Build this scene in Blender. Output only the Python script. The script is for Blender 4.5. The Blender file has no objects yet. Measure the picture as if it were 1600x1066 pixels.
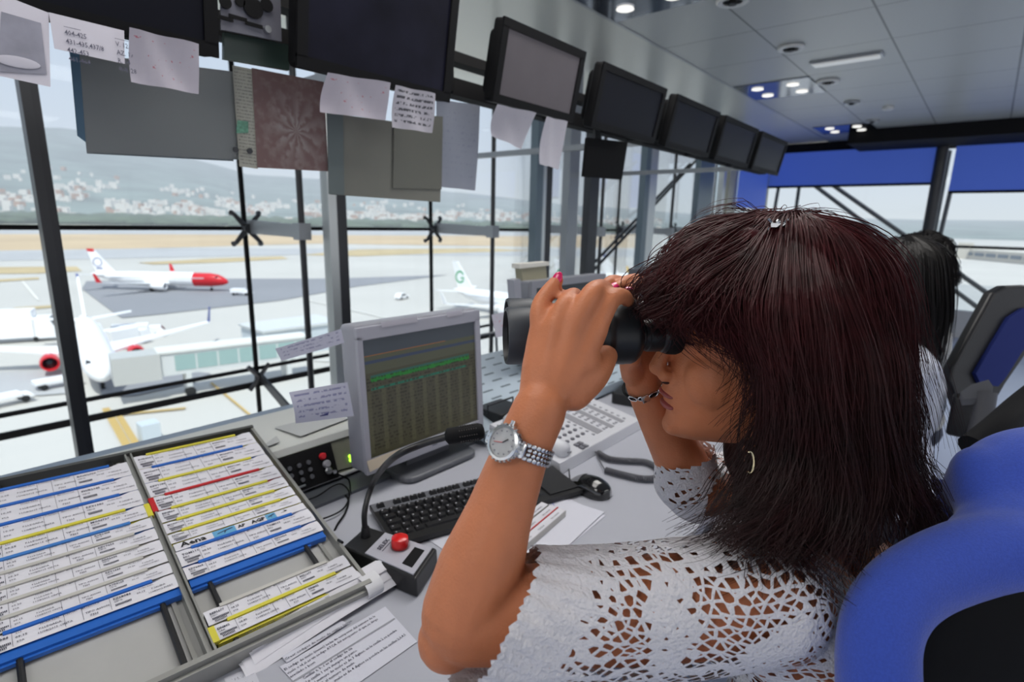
import bpy, bmesh, math, random
from mathutils import Vector, Matrix, noise
random.seed(7)
PI = math.pi
SC = bpy.context.scene
COL = SC.collection
# ---------------------------------------------------------------- survey of the room: eye point and room axes
FPX = 850.0
EYE = Vector((0, 0, 1.36))
DOWN = Vector((-84, -3867, -850)).normalized()
Zc = -DOWN
Xc = Vector((750, 172, -850)); Xc = (Xc - Zc * Xc.dot(Zc)).normalized()
Yc = Zc.cross(Xc)
ROT = Matrix((Xc, Yc, Zc))           # camera -> world
def ray(px, py):
    return ROT @ Vector(((px - 800) / FPX, -(py - 533) / FPX, -1.0))
def at(px, py, d): return EYE + ray(px, py) * d
def onz(px, py, z): r = ray(px, py); return EYE + r * ((z - EYE.z) / r.z)
def ony(px, py, y): r = ray(px, py); return EYE + r * (y / r.y)
def onx(px, py, x): r = ray(px, py); return EYE + r * (x / r.x)
def onplane(px, py, O, N):
    r = ray(px, py); return EYE + r * ((O - EYE).dot(N) / r.dot(N))
RT = ROT @ Vector((1, 0, 0)); RT.z = 0; RT.normalize()      # picture right, horizontal
VW = Vector((-RT.y, RT.x, 0)) * 1.0                         # away from the eye, horizontal
UP = Vector((0, 0, 1))
# ---------------------------------------------------------------- materials
MATS = {}
def srgb(c):
    return tuple(((x / 255) / 12.92 if x / 255 <= .04045 else ((x / 255 + .055) / 1.055) ** 2.4) for x in c)
def mat(name, rgb, rough=.5, metal=0., spec=.5, emit=0., alpha=1., noise_amt=0., nscale=20., bump=0., bscale=200., trans=0., coat=0., sheen=0., sss=0., stretch=None):
    if name in MATS: return MATS[name]
    m = bpy.data.materials.new(name); m.use_nodes = True
    nt = m.node_tree; b = nt.nodes['Principled BSDF']
    c = srgb(rgb) + (1,)
    b.inputs['Base Color'].default_value = c
    b.inputs['Roughness'].default_value = rough
    b.inputs['Metallic'].default_value = metal
    b.inputs['Specular IOR Level'].default_value = spec
    b.inputs['Alpha'].default_value = alpha
    b.inputs['Transmission Weight'].default_value = trans
    b.inputs['Coat Weight'].default_value = coat
    b.inputs['Sheen Weight'].default_value = sheen
    if sss:
        b.inputs['Subsurface Weight'].default_value = sss
        b.inputs['Subsurface Radius'].default_value = (.01, .004, .002)
    if emit:
        b.inputs['Emission Color'].default_value = c
        b.inputs['Emission Strength'].default_value = emit
    if noise_amt or bump:
        tc = nt.nodes.new('ShaderNodeTexCoord'); src = tc.outputs['Object']
        if stretch:
            mp = nt.nodes.new('ShaderNodeMapping'); mp.inputs['Scale'].default_value = stretch
            nt.links.new(src, mp.inputs['Vector']); src = mp.outputs['Vector']
    if noise_amt:
        n = nt.nodes.new('ShaderNodeTexNoise'); n.inputs['Scale'].default_value = nscale; n.inputs['Detail'].default_value = 4
        nt.links.new(src, n.inputs['Vector'])
        mr = nt.nodes.new('ShaderNodeMapRange'); mr.inputs['From Min'].default_value = .3; mr.inputs['From Max'].default_value = .7
        mr.inputs['To Min'].default_value = 1 - noise_amt; mr.inputs['To Max'].default_value = 1 + noise_amt
        nt.links.new(n.outputs['Fac'], mr.inputs['Value'])
        mx = nt.nodes.new('ShaderNodeVectorMath'); mx.operation = 'SCALE'; mx.inputs[0].default_value = c[:3]
        nt.links.new(mr.outputs['Result'], mx.inputs['Scale']); nt.links.new(mx.outputs['Vector'], b.inputs['Base Color'])
    if bump:
        n2 = nt.nodes.new('ShaderNodeTexNoise'); n2.inputs['Scale'].default_value = bscale; n2.inputs['Detail'].default_value = 3
        nt.links.new(src, n2.inputs['Vector'])
        bp = nt.nodes.new('ShaderNodeBump'); bp.inputs['Strength'].default_value = bump; bp.inputs['Distance'].default_value = .002
        nt.links.new(n2.outputs['Fac'], bp.inputs['Height']); nt.links.new(bp.outputs['Normal'], b.inputs['Normal'])
    MATS[name] = m
    return m
def nodes_of(m): return m.node_tree.nodes, m.node_tree.links, m.node_tree.nodes['Principled BSDF']
# ---------------------------------------------------------------- mesh builder
class MB:
    def __init__(s): s.v = []; s.f = []; s.uv = None
    def add(s, vs, fs):
        n = len(s.v); s.v += [Vector(p) for p in vs]; s.f += [tuple(i + n for i in f) for f in fs]; return s
    def box(s, c, size, M=None):
        hx, hy, hz = size[0] / 2, size[1] / 2, size[2] / 2
        vs = [Vector((x, y, z)) for z in (-hz, hz) for y in (-hy, hy) for x in (-hx, hx)]
        if M is not None: vs = [M @ p for p in vs]
        vs = [p + Vector(c) for p in vs]
        return s.add(vs, [(0, 2, 3, 1), (4, 5, 7, 6), (0, 1, 5, 4), (2, 6, 7, 3), (0, 4, 6, 2), (1, 3, 7, 5)])
    def bbox(s, lo, hi): return s.box([(a + b) / 2 for a, b in zip(lo, hi)], [b - a for a, b in zip(lo, hi)])
    def rbox(s, c, size, r, M=None, seg=3, z_only=False):
        """box with rounded plan corners and small top bevel"""
        hx, hy, hz = size[0] / 2, size[1] / 2, size[2] / 2
        r = min(r, hx * .99, hy * .99)
        def ring(z, ins):
            out = []
            for (sx, sy, a0) in ((1, 1, 0), (-1, 1, 90), (-1, -1, 180), (1, -1, 270)):
                for k in range(seg + 1):
                    a = math.radians(a0 + 90 * k / seg)
                    rr = max(r - ins, 1e-5)
                    out.append(Vector(((hx - r) * sx + rr * math.cos(a), (hy - r) * sy + rr * math.sin(a), z)))
            return out
        b = min(r * .5, hz * .6) if not z_only else 0
        rings = [ring(-hz, b), ring(-hz + b, 0), ring(hz - b, 0), ring(hz - b * .3, b * .3), ring(hz, b)] if b else [ring(-hz, 0), ring(hz, 0)]
        n = len(rings[0]); vs = [p for q in rings for p in q]; fs = []
        for i in range(len(rings) - 1):
            for j in range(n): fs.append((i * n + j, i * n + (j + 1) % n, (i + 1) * n + (j + 1) % n, (i + 1) * n + j))
        fs.append(tuple(reversed(range(n)))); fs.append(tuple(range((len(rings) - 1) * n, len(rings) * n)))
        if M is not None: vs = [M @ p for p in vs]
        return s.add([p + Vector(c) for p in vs], fs)
    def slab(s, quad, t, nrm=None):
        """quad (4 pts, order around) extruded by t backwards along its normal"""
        q = [Vector(p) for p in quad]
        n = nrm if nrm else (q[1] - q[0]).cross(q[3] - q[0]).normalized()
        b = [p - n * t for p in q]
        return s.add(q + b, [(0, 1, 2, 3), (7, 6, 5, 4), (0, 4, 5, 1), (1, 5, 6, 2), (2, 6, 7, 3), (3, 7, 4, 0)])
    def prism(s, pts, ext):
        n = len(pts); e = Vector(ext)
        vs = [Vector(p) for p in pts] + [Vector(p) + e for p in pts]
        return s.add(vs, [tuple(range(n)), tuple(reversed(range(n, 2 * n)))] + [(i, i + n, (i + 1) % n + n, (i + 1) % n) for i in range(n)])
    def tube(s, pts, r, seg=10, cap=True, flat=None):
        pts = [Vector(p) for p in pts]; n = len(pts)
        rs = r if isinstance(r, (list, tuple)) else [r] * n
        t0 = (pts[1] - pts[0]).normalized()
        a = t0.orthogonal().normalized(); rings = []
        for i, p in enumerate(pts):
            t = (pts[min(i + 1, n - 1)] - pts[max(i - 1, 0)])
            t = t.normalized() if t.length > 1e-9 else t0
            a = (a - t * a.dot(t)).normalized(); b = t.cross(a)
            for k in range(seg):
                g = 2 * PI * k / seg
                rings.append(p + (a * math.cos(g) + b * math.sin(g)) * rs[i])
        fs = [(i * seg + k, i * seg + (k + 1) % seg, (i + 1) * seg + (k + 1) % seg, (i + 1) * seg + k) for i in range(n - 1) for k in range(seg)]
        if cap: fs += [tuple(reversed(range(seg))), tuple(range((n - 1) * seg, n * seg))]
        return s.add(rings, fs)
    def lathe(s, prof, c, axis=(0, 0, 1), seg=24, cap=True):
        """prof: (radius, height) list"""
        c = Vector(c); ax = Vector(axis).normalized(); a = ax.orthogonal().normalized(); b = ax.cross(a); n = len(prof)
        vs = [c + ax * h + (a * math.cos(2 * PI * k / seg) + b * math.sin(2 * PI * k / seg)) * max(r, 1e-5) for r, h in prof for k in range(seg)]
        fs = [(i * seg + k, i * seg + (k + 1) % seg, (i + 1) * seg + (k + 1) % seg, (i + 1) * seg + k) for i in range(n - 1) for k in range(seg)]
        if cap: fs += [tuple(reversed(range(seg))), tuple(range((n - 1) * seg, n * seg))]
        return s.add(vs, fs)
    def ball(s, c, r, M=None, u=16, v=10):
        r = r if isinstance(r, (list, tuple)) else (r, r, r)
        vs = []; fs = []
        for i in range(1, v):
            th = PI * i / v
            for k in range(u):
                g = 2 * PI * k / u; vs.append(Vector((r[0] * math.sin(th) * math.cos(g), r[1] * math.sin(th) * math.sin(g), r[2] * math.cos(th))))
        vs += [Vector((0, 0, r[2])), Vector((0, 0, -r[2]))]
        for i in range(v - 2):
            for k in range(u): fs.append((i * u + k, (i + 1) * u + k, (i + 1) * u + (k + 1) % u, i * u + (k + 1) % u))
        t = len(vs) - 2
        for k in range(u): fs.append((t, k, (k + 1) % u)); fs.append((t + 1, (v - 2) * u + (k + 1) % u, (v - 2) * u + k))
        if M is not None: vs = [M @ p for p in vs]
        return s.add([p + Vector(c) for p in vs], fs)
    def grid(s, fn, nu, nv, uv=False):
        """fn(u,v)->point, u,v in 0..1"""
        vs = [fn(i / nu, j / nv) for j in range(nv + 1) for i in range(nu + 1)]
        fs = [(j * (nu + 1) + i, j * (nu + 1) + i + 1, (j + 1) * (nu + 1) + i + 1, (j + 1) * (nu + 1) + i) for j in range(nv) for i in range(nu)]
        if uv: s.uv = (s.uv or []) + [(i / nu, j / nv) for j in range(nv + 1) for i in range(nu + 1)]
        return s.add(vs, fs)
    def mesh(s, name, origin=Vector((0, 0, 0)), smooth=False):
        me = bpy.data.meshes.new(name)
        me.from_pydata([tuple(p - origin) for p in s.v], [], s.f); me.update()
        if s.uv:
            l = me.uv_layers.new(name='UVMap')
            for lp in me.loops: l.data[lp.index].uv = s.uv[lp.vertex_index]
        bm = bmesh.new(); bm.from_mesh(me); bmesh.ops.recalc_face_normals(bm, faces=bm.faces) if not s.uv else None
        bm.to_mesh(me); bm.free()
        if smooth:
            me.shade_smooth()
            if smooth != 'full': me.set_sharp_from_angle(angle=math.radians(smooth if isinstance(smooth, (int, float)) and smooth is not True else 40))
        return me
ORG = {}
def tag(o, label=None, cat=None, group=None, kind=None):
    if label: o['label'] = label
    if cat: o['category'] = cat
    if group: o['group'] = group
    if kind: o['kind'] = kind
    return o
def thing(name, loc, label, cat, group=None):
    o = bpy.data.objects.new(name, None); COL.objects.link(o); o.location = loc; o.empty_display_size = .05
    ORG[o.name] = Vector(loc)
    return tag(o, label, cat, group)
def part(name, mb, m, parent, smooth=False, label=None):
    org = ORG[parent.name]
    me = mb.mesh(name, org, smooth) if isinstance(mb, MB) else mb
    o = bpy.data.objects.new(name, me); COL.objects.link(o); o.parent = parent
    ORG[o.name] = org
    if m: me.materials.clear(); me.materials.append(m)
    if label: o['label'] = label
    return o
def solo(name, mb, m, label=None, cat=None, group=None, kind=None, smooth=False, org=None):
    if org is None:
        n = len(mb.v); org = sum(mb.v, Vector()) / n; org.z = min(p.z for p in mb.v)
    org = Vector(org)
    o = bpy.data.objects.new(name, mb.mesh(name, org, smooth)); COL.objects.link(o); o.location = org; o.data.materials.append(m)
    ORG[o.name] = org
    return tag(o, label, cat, group, kind)
def struct(name, mb, m, smooth=False, kind='structure'): return solo(name, mb, m, kind=kind, smooth=smooth)
TXT = {}
def text_pts(s, size, bold=0.):
    """glyph mesh of a string as (verts2d, faces), cached"""
    k = (s, bold)
    if k not in TXT:
        cu = bpy.data.curves.new('t', 'FONT'); cu.body = s; cu.size = 1; cu.resolution_u = 1; cu.offset = bold; cu.space_line = .95
        o = bpy.data.objects.new('t', cu); COL.objects.link(o)
        dg = bpy.context.evaluated_depsgraph_get(); me = bpy.data.meshes.new_from_object(o.evaluated_get(dg))
        TXT[k] = ([v.co.copy() for v in me.vertices], [tuple(p.vertices) for p in me.polygons])
        bpy.data.objects.remove(o); bpy.data.curves.remove(cu); bpy.data.meshes.remove(me)
    return TXT[k]
def add_text(mb, s, O, U, V, size, bold=0., sx=1.):
    vs, fs = text_pts(s, size, bold)
    return mb.add([O + U * (p.x * size * sx) + V * (p.y * size) for p in vs], fs)
def smooth_pts(pts, n=8):
    """Catmull-Rom through points"""
    P = [Vector(p) for p in pts]; P = [P[0] * 2 - P[1]] + P + [P[-1] * 2 - P[-2]]; out = []
    for i in range(1, len(P) - 2):
        for k in range(n):
            t = k / n; a, b, c, d = P[i - 1:i + 3]
            out.append(.5 * ((2 * b) + (c - a) * t + (2 * a - 5 * b + 4 * c - d) * t * t + (-a + 3 * b - 3 * c + d) * t ** 3))
    out.append(P[-2]); return out
def quad_fn(q, bend=None):
    """bilinear patch through TL,TR,BR,BL ; optional bend(u,v)->Vector"""
    a, b, c, d = [Vector(p) for p in q]
    def fn(u, v):
        p = (a * (1 - u) + b * u) * (1 - v) + (d * (1 - u) + c * u) * v
        return p + (bend(u, v) if bend else Vector())
    return fn
def sheet(name, q, m, label, cat='paper', group=None, bend=None, n=8, org=None):
    mb = MB().grid(quad_fn([q[3], q[2], q[1], q[0]], bend), n, n, uv=True)
    o = solo(name, mb, m, label, cat, group, smooth='full', org=org)
    return o
def paper_mat(name, rgb, ink=(90, 90, 110), lines=10, dens=.5, margin=.1, rough=.8, trans=.25, words=26., thick=.45, x0=.06, x1=.94, alpha=1.):
    """paper with rows of small broken writing, by UV"""
    m = mat(name, rgb, rough, spec=.2)
    n, l, b = nodes_of(m)
    uv = n.new('ShaderNodeUVMap'); sp = n.new('ShaderNodeSeparateXYZ'); l.new(uv.outputs[0], sp.inputs[0])
    def M(op, a, b_=None, c_=None):
        q = n.new('ShaderNodeMath'); q.operation = op
        for i, x in enumerate((a, b_, c_)):
            if x is None: continue
            if hasattr(x, 'links'): l.new(x, q.inputs[i])
            else: q.inputs[i].default_value = x
        return q.outputs[0]
    yl = M('MULTIPLY', sp.outputs['Y'], lines); fr = M('FRACT', yl); row = M('FLOOR', yl)
    cv = n.new('ShaderNodeCombineXYZ'); l.new(M('MULTIPLY', sp.outputs['X'], words), cv.inputs[0]); l.new(M('MULTIPLY', row, 7.31), cv.inputs[1]); l.new(M('MULTIPLY', fr, .9), cv.inputs[2])
    nz = n.new('ShaderNodeTexNoise'); nz.inputs['Scale'].default_value = 1.6; nz.inputs['Detail'].default_value = 3; l.new(cv.outputs[0], nz.inputs['Vector'])
    a = M('GREATER_THAN', nz.outputs['Fac'], 1 - dens); r = M('LESS_THAN', fr, thick); r2 = M('GREATER_THAN', fr, .05)
    w = M('MULTIPLY', M('MULTIPLY', a, r), r2)
    w = M('MULTIPLY', w, M('MULTIPLY', M('GREATER_THAN', sp.outputs['X'], x0), M('LESS_THAN', sp.outputs['X'], x1)))
    w = M('MULTIPLY', w, M('MULTIPLY', M('GREATER_THAN', sp.outputs['Y'], margin), M('LESS_THAN', sp.outputs['Y'], 1 - margin)))
    mx = n.new('ShaderNodeMix'); mx.data_type = 'RGBA'; mx.inputs[6].default_value = srgb(rgb) + (1,); mx.inputs[7].default_value = srgb(ink) + (1,)
    l.new(w, mx.inputs[0]); l.new(mx.outputs[2], b.inputs['Base Color'])
    b.inputs['Alpha'].default_value = alpha
    if trans:
        tr = n.new('ShaderNodeBsdfTranslucent'); l.new(mx.outputs[2], tr.inputs['Color'])
        ms = n.new('ShaderNodeMixShader'); ms.inputs[0].default_value = trans; l.new(b.outputs[0], ms.inputs[1]); l.new(tr.outputs[0], ms.inputs[2])
        out = [x for x in n if x.type == 'OUTPUT_MATERIAL'][0]; l.new(ms.outputs[0], out.inputs[0])
    return m
def glass_mat(name, tint=(235, 242, 245), refl=.06):
    m = bpy.data.materials.new(name); m.use_nodes = True; n = m.node_tree.nodes; l = m.node_tree.links; n.clear()
    o = n.new('ShaderNodeOutputMaterial'); t = n.new('ShaderNodeBsdfTransparent'); t.inputs[0].default_value = srgb(tint) + (1,)
    g = n.new('ShaderNodeBsdfGlossy'); g.inputs['Roughness'].default_value = .02
    fr = n.new('ShaderNodeFresnel'); fr.inputs[0].default_value = 1.3
    ms = n.new('ShaderNodeMixShader'); ml = n.new('ShaderNodeMath'); ml.operation = 'MULTIPLY'; ml.inputs[1].default_value = refl * 10; ml.use_clamp = True
    l.new(fr.outputs[0], ml.inputs[0]); l.new(ml.outputs[0], ms.inputs[0]); l.new(t.outputs[0], ms.inputs[1]); l.new(g.outputs[0], ms.inputs[2]); l.new(ms.outputs[0], o.inputs[0])
    MATS[name] = m; return m
# common materials
black = mat('black_plastic', (24, 24, 26), .42, noise_amt=.1, nscale=60)
blackm = mat('matt_black', (17, 17, 19), .75, spec=.2)
darkm = mat('dark_metal', (62, 63, 66), .4, .6, noise_amt=.08, nscale=8)
silver = mat('silver_metal', (178, 180, 182), .3, .9)
steel = mat('polished_steel', (205, 206, 208), .18, 1.0)
greyp = mat('grey_plastic', (150, 150, 158), .45)
lgrey = mat('light_grey_paint', (190, 191, 192), .4, noise_amt=.04, nscale=10)
white = mat('white_plastic', (218, 218, 222), .4)
# ================================================================ SETTING
ZC = 2.56; YW = 2.7; YP = 2.85; YO = 3.55; XF = 9.1; X0, Y0 = -4.0, -5.0
# camera
cam = bpy.data.cameras.new('camera'); co = bpy.data.objects.new('camera', cam); COL.objects.link(co)
cam.sensor_width = 36; cam.lens = FPX / 1600 * 36; cam.clip_end = 20000; cam.clip_start = .02
M4 = ROT.to_4x4(); M4.translation = EYE; co.matrix_world = M4
cam.dof.use_dof = True; cam.dof.focus_distance = .62; cam.dof.aperture_fstop = 5.6
SC.camera = co
# world: bright hazy sky
w = bpy.data.worlds.new('world'); SC.world = w; w.use_nodes = True; n = w.node_tree.nodes; l = w.node_tree.links
bg = n['Background']; tc = n.new('ShaderNodeTexCoord'); sp = n.new('ShaderNodeSeparateXYZ'); l.new(tc.outputs['Generated'], sp.inputs[0])
cr = n.new('ShaderNodeValToRGB'); l.new(sp.outputs['Z'], cr.inputs[0])
cr.color_ramp.elements[0].position = 0.; cr.color_ramp.elements[0].color = srgb((233, 234, 236)) + (1,)
cr.color_ramp.elements[1].position = .55; cr.color_ramp.elements[1].color = srgb((196, 212, 240)) + (1,)
e = cr.color_ramp.elements.new(.10); e.color = srgb((226, 230, 240)) + (1,)
l.new(cr.outputs[0], bg.inputs['Color']); bg.inputs['Strength'].default_value = 1.12
sun = bpy.data.lights.new('sun', 'SUN'); sun.energy = 4.6; sun.angle = math.radians(2); sun.color = (1, .96, .9)
so = bpy.data.objects.new('sun', sun); COL.objects.link(so)
so.rotation_euler = Vector((.35, .5, -1.1)).to_track_quat('-Z', 'Y').to_euler()   # sun stands behind and above: it lights the apron, the roof keeps it off the desk
SC.view_settings.view_transform = 'Standard'; SC.view_settings.look = 'None'; SC.view_settings.exposure = 0
SC.cycles.use_denoising = True; SC.cycles.max_bounces = 8; SC.cycles.transparent_max_bounces = 16; SC.cycles.caustics_reflective = False; SC.cycles.caustics_refractive = False
SC.cycles.sample_clamp_indirect = 4

# ---- floor
mf = mat('floor_vinyl', (172, 182, 206), .28, noise_amt=.03, nscale=5)
struct('floor', MB().bbox((X0, Y0, -.1), (XF + .1, YW + .1, 0)), mf)
# ---- ceiling: metal tiles with fine joints, procedural
mc = mat('ceiling_tiles', (176, 178, 176), .34, .2)
nn, ll, bb = nodes_of(mc)
geo = nn.new('ShaderNodeNewGeometry'); sx = nn.new('ShaderNodeSeparateXYZ'); ll.new(geo.outputs['Position'], sx.inputs[0])
def mth(nn, ll, op, a, b_=None):
    q = nn.new('ShaderNodeMath'); q.operation = op
    for i, x in enumerate((a, b_)):
        if x is None: continue
        if hasattr(x, 'links'): ll.new(x, q.inputs[i])
        else: q.inputs[i].default_value = x
    return q.outputs[0]
def joint(sock, off, pitch, wd):
    fr = mth(nn, ll, 'FRACT', mth(nn, ll, 'DIVIDE', mth(nn, ll, 'SUBTRACT', sock, off - pitch * 50), pitch))
    return mth(nn, ll, 'LESS_THAN', fr, wd / pitch)
jx = joint(sx.outputs['X'], 3.805, .663, .008); jy = joint(sx.outputs['Y'], .672, .64, .012)
jj = mth(nn, ll, 'MAXIMUM', jx, jy)
mx = nn.new('ShaderNodeMix'); mx.data_type = 'RGBA'; mx.inputs[6].default_value = srgb((184, 186, 184)) + (1,); mx.inputs[7].default_value = srgb((104, 105, 104)) + (1,)
ll.new(jj, mx.inputs[0]); ll.new(mx.outputs[2], bb.inputs['Base Color'])
struct('ceiling', MB().bbox((X0, Y0, ZC), (XF + .1, 1.94, ZC + .1)), mc)
struct('trim_1', MB().bbox((X0, 1.94, ZC + .012), (XF + .1, YO + .3, ZC + .1)), mat('ceiling_margin', (206, 206, 198), .3, .2))
struct('trim_2', MB().bbox((X0, 1.925, ZC - .006), (XF, 1.945, ZC)), mat('ceiling_joint_trim', (176, 178, 180), .3, .5))
# ---- window wall on the left of the picture
gl = glass_mat('window_glass', (240, 245, 247), .05)
mull = mat('mullion_dark', (64, 65, 68), .38, .5)
mullg = mat('mullion_grey', (150, 154, 158), .35, .5)
mulls = mat('mullion_silver', (204, 208, 208), .3, .6)
mfin = mat('mullion_bluegrey', (108, 124, 134), .3, .2)
mcream = mat('mullion_cream', (178, 178, 164), .4, .2)
def col_at(pl, pr, m, i, dep=.07, y=YW, py=320):
    a = ony(pl, py, y).x; b = ony(pr, py, y).x
    return struct('trim_%d' % i, MB().bbox((a, y, .16), (b, y + dep, ZC + .012)), m)
ci = 10
for (a, b_, m_) in [(60, 76, mull), (76, 88, darkm), (513, 526, mulls), (526, 541, mull), (838, 848, mfin), (848, 853, mulls), (853, 862, mull), (888, 903, mullg),
                    (921, 935, mull), (1006, 1013, mfin), (1013, 1024, mulls), (1090, 1112, mfin), (1127, 1131, mulls), (1136, 1149, mcream), (1184, 1194, mcream)]:
    col_at(a, b_, m_, ci); ci += 1
struct('wall_left', MB().bbox((X0, YW - .02, 0), (XF, YW + .12, .16)), lgrey)
struct('wall_back', MB().bbox((X0 - .1, Y0, 0), (X0, YW, .5)), lgrey)
struct('wall_right', MB().bbox((X0, Y0 - .1, 0), (XF, Y0, .5)), lgrey)
for k in range(8): struct('trim_%d' % (60 + k), MB().bbox((X0 + k * 1.8, Y0 - .05, .5), (X0 + k * 1.8 + .08, Y0, ZC)), mull)
# outer glass skin with joints, posts, spider fittings
S = 1.53; jx0 = .4347 * YO
gw = MB()
for k in range(-3, 6): gw.bbox((jx0 + k * S + .012, YO, -.9), (jx0 + (k + 1) * S - .012, YO + .012, 3.0))
struct('window_1', gw, gl)
jn = MB()
for k in range(-3, 7): jn.bbox((jx0 + k * S - .012, YO - .004, -.9), (jx0 + k * S + .012, YO + .016, 3.0))
for z, t in ((1.36 - .078, .024), (1.36 - .990, .020), (1.36 - 1.097, .034)): jn.bbox((jx0 - 3 * S, YO - .006, z - t / 2), (jx0 + 6 * S, YO + .018, z + t / 2))
struct('window_2', jn, blackm)
pm = MB()
for k in range(-2, 5): pm.tube([(jx0 + k * S, YP, -.9), (jx0 + k * S, YP, 3.0)], .017, 10)
struct('window_3', pm, mull)
struct('trim_50', MB().bbox((X0, YW + .1, ZC + .1), (XF, YO + .2, ZC + .6)), blackm)
for k in range(-1, 5):
    x = jx0 + k * S; t = thing('spider_fitting', (x, YO, 1.282), '', 'fitting'); z = 1.282
    t['kind'] = 'structure'
    a = MB()
    for sx_ in (-1, 1):
        for sz in (-1, 1): a.tube([(x, YO - .03, z), (x + sx_ * .075, YO - .035, z + sz * .085), (x + sx_ * .085, YO - .012, z + sz * .095)], [.018, .013, .018], 8)
    a.lathe([(.03, -.06), (.03, 0)], (x, YO - .01, z), (0, 1, 0), 14); part('spider_hub', a, mull, t, 30)
    b = MB().prism([(x, YP, z - .035), (x, YP, z + .035), (x, YO - .03, z + .055), (x, YO - .03, z - .03)], (.014, 0, 0)); b.box((x, YP, z), (.07, .07, .09)); part('arm', b, mullg, t)
    z2 = .32; c = MB()
    for sx_ in (-1, 1):
        for sz in (-1, 1): c.tube([(x, YO - .03, z2), (x + sx_ * .07, YO - .035, z2 + sz * .08)], [.016, .014], 8)
    c.prism([(x, YO - .03, z2 - .03), (x, YO - .03, z2 + .03), (x, YP + .05, .12), (x, YP + .05, .04)], (.014, 0, 0)); part('lower_spider', c, mull, t)
# raking tubes outside the glass on the left wall and beyond the far wall
br = MB()
for (p, q) in (((1092, 246), (925, 425)), ((1078, 256), (905, 435))): br.tube([ony(*p, YP + .25), ony(*q, YP + .25)], .016, 8)
struct('trim_51', br, mull)
br = MB()
for (p, q) in (((1228, 238), (1602, 500)), ((1222, 252), (1600, 535))): br.tube([onx(*p, XF + .9), onx(*q, XF + .9)], .032, 8)
struct('trim_52', br, mull)
# ---- far wall
def fy(px, py=300): return onx(px, py, XF).y
yc = fy(1196, 290)
struct('wall_far', MB().bbox((XF, Y0, 0), (XF + .12, YO, .35)), lgrey)
struct('trim_53', MB().bbox((XF - .02, Y0, 1.36 + .113 * XF), (XF + .1, YO, ZC)), blackm)
struct('trim_54', MB().bbox((XF - .9, Y0, ZC - .16), (XF - .02, 1.55, ZC)), blackm)
bm_ = mat('blue_blind', (66, 94, 184), .6, emit=.42)  # glow added to the cloth colour to brighten the blinds
def blind(name, ya, yb, zb, lab):
    t = thing(name, (XF - .03, (ya + yb) / 2, zb), lab, 'blind', 'blue blinds on the far window wall')
    part('cloth', MB().bbox((XF - .035, yb, zb), (XF - .03, ya, 1.36 + .118 * XF)), bm_, t)
    part('bottom_bar', MB().bbox((XF - .045, yb, zb - .02), (XF - .02, ya, zb + .012)), blackm, t)
blind('roller_blind', yc - .02, .70, 1.36 + .0655 * XF, 'blue roller blind left of the big far mullion, half lowered')
blind('roller_blind', .50, -2.5, 1.36 + .0535 * XF, 'blue roller blind right of the big far mullion, lowered further')
bl = solo('roller_blind', MB().bbox((ony(1152, 300, YW - .03).x, YW - .035, ony(1170, 326, YW).z), (ony(1194, 300, YW).x, YW - .03, ZC - .1)), bm_, 'narrow blue blind on the side window wall in the far corner', 'blind')
struct('trim_55', MB().tube([onx(1478, 205, XF - .05), onx(1448, 372, XF - .05), (XF - .05, fy(1446, 400), .35)], .065, 14), darkm, 40)
struct('trim_56', MB().bbox((XF - .1, yc - .05, .35), (XF + .02, yc + .03, ZC)), mcream)
for i, (p, q) in enumerate((((1222, 262), (1208, 340)), ((1253, 262), (1241, 345)), ((1500, 235), (1468, 372)), ((1484, 235), (1458, 372)))):
    struct('trim_%d' % (70 + i), MB().tube([onx(*p, XF + 1.0), onx(*q, XF + 1.0)], .028, 8), mull)
struct('window_4', MB().bbox((XF + .06, Y0, .35), (XF + .07, YO, ZC)), gl)
struct('trim_57', MB().bbox((XF + 1.0, Y0, 1.36 - .235), (XF + 1.06, YO, 1.36 - .195)), blackm)
# ---- ceiling fittings
dark_mirror = mat('mirror_louvre', (120, 126, 140), .12, .95)
lamp_on = mat('lamp_glow', (255, 252, 244), .5, emit=1.0)
ring = mat('ring_white', (222, 222, 218), .35)
for i, (px, py, r, lab) in enumerate([(1145, -2, .085, 'round downlight nearest the camera, cut by the top edge'), (1236, 73, .085, 'largest whole round ceiling downlight, white ring with dark core'),
        (1294, 126, .085, 'round ceiling downlight just beyond the rectangular lamp'), (1331, 159, .07, 'small dark downlight, third of the row'), (1363, 188, .07, 'farthest small round downlight near the black header')]):
    p = onz(px, py, ZC); t = thing('downlight', (p.x, p.y, ZC - .012), lab, 'ceiling light')
    part('ring', MB().lathe([(r * .55, -.004), (r, -.004), (r, -.016), (r * .92, -.022), (r * .6, -.018)], (p.x, p.y, ZC), (0, 0, 1), 28, cap=False), ring if i < 3 else silver, t, 40)
    part('core', MB().lathe([(r * .6, -.01), (.01, -.006)], (p.x, p.y, ZC), (0, 0, 1), 24, cap=False).lathe([(r * .28, -.03), (r * .28, -.012)], (p.x, p.y, ZC)), black, t, 40)
p = onz(1388, 167, ZC); solo('smoke_detector', MB().lathe([(.05, -.001), (.05, -.02), (.035, -.035)], (p.x, p.y, ZC)), ring, 'small round white detector on the ceiling near the far header', 'detector', smooth=40)
q = [onz(1276, 97, ZC - .012), onz(1278, 104, ZC - .012), onz(1371, 92, ZC - .012), onz(1366, 84, ZC - .012)]
cx = sum(p.x for p in q) / 4; cy = sum(p.y for p in q) / 4
t = thing('ceiling_lamp', (cx, cy, ZC - .02), 'flat rectangular white lamp on the ceiling tiles', 'ceiling light')
part('frame', MB().rbox((cx, cy, ZC - .008), (.13, .46, .016), .015), silver, t)
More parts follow.
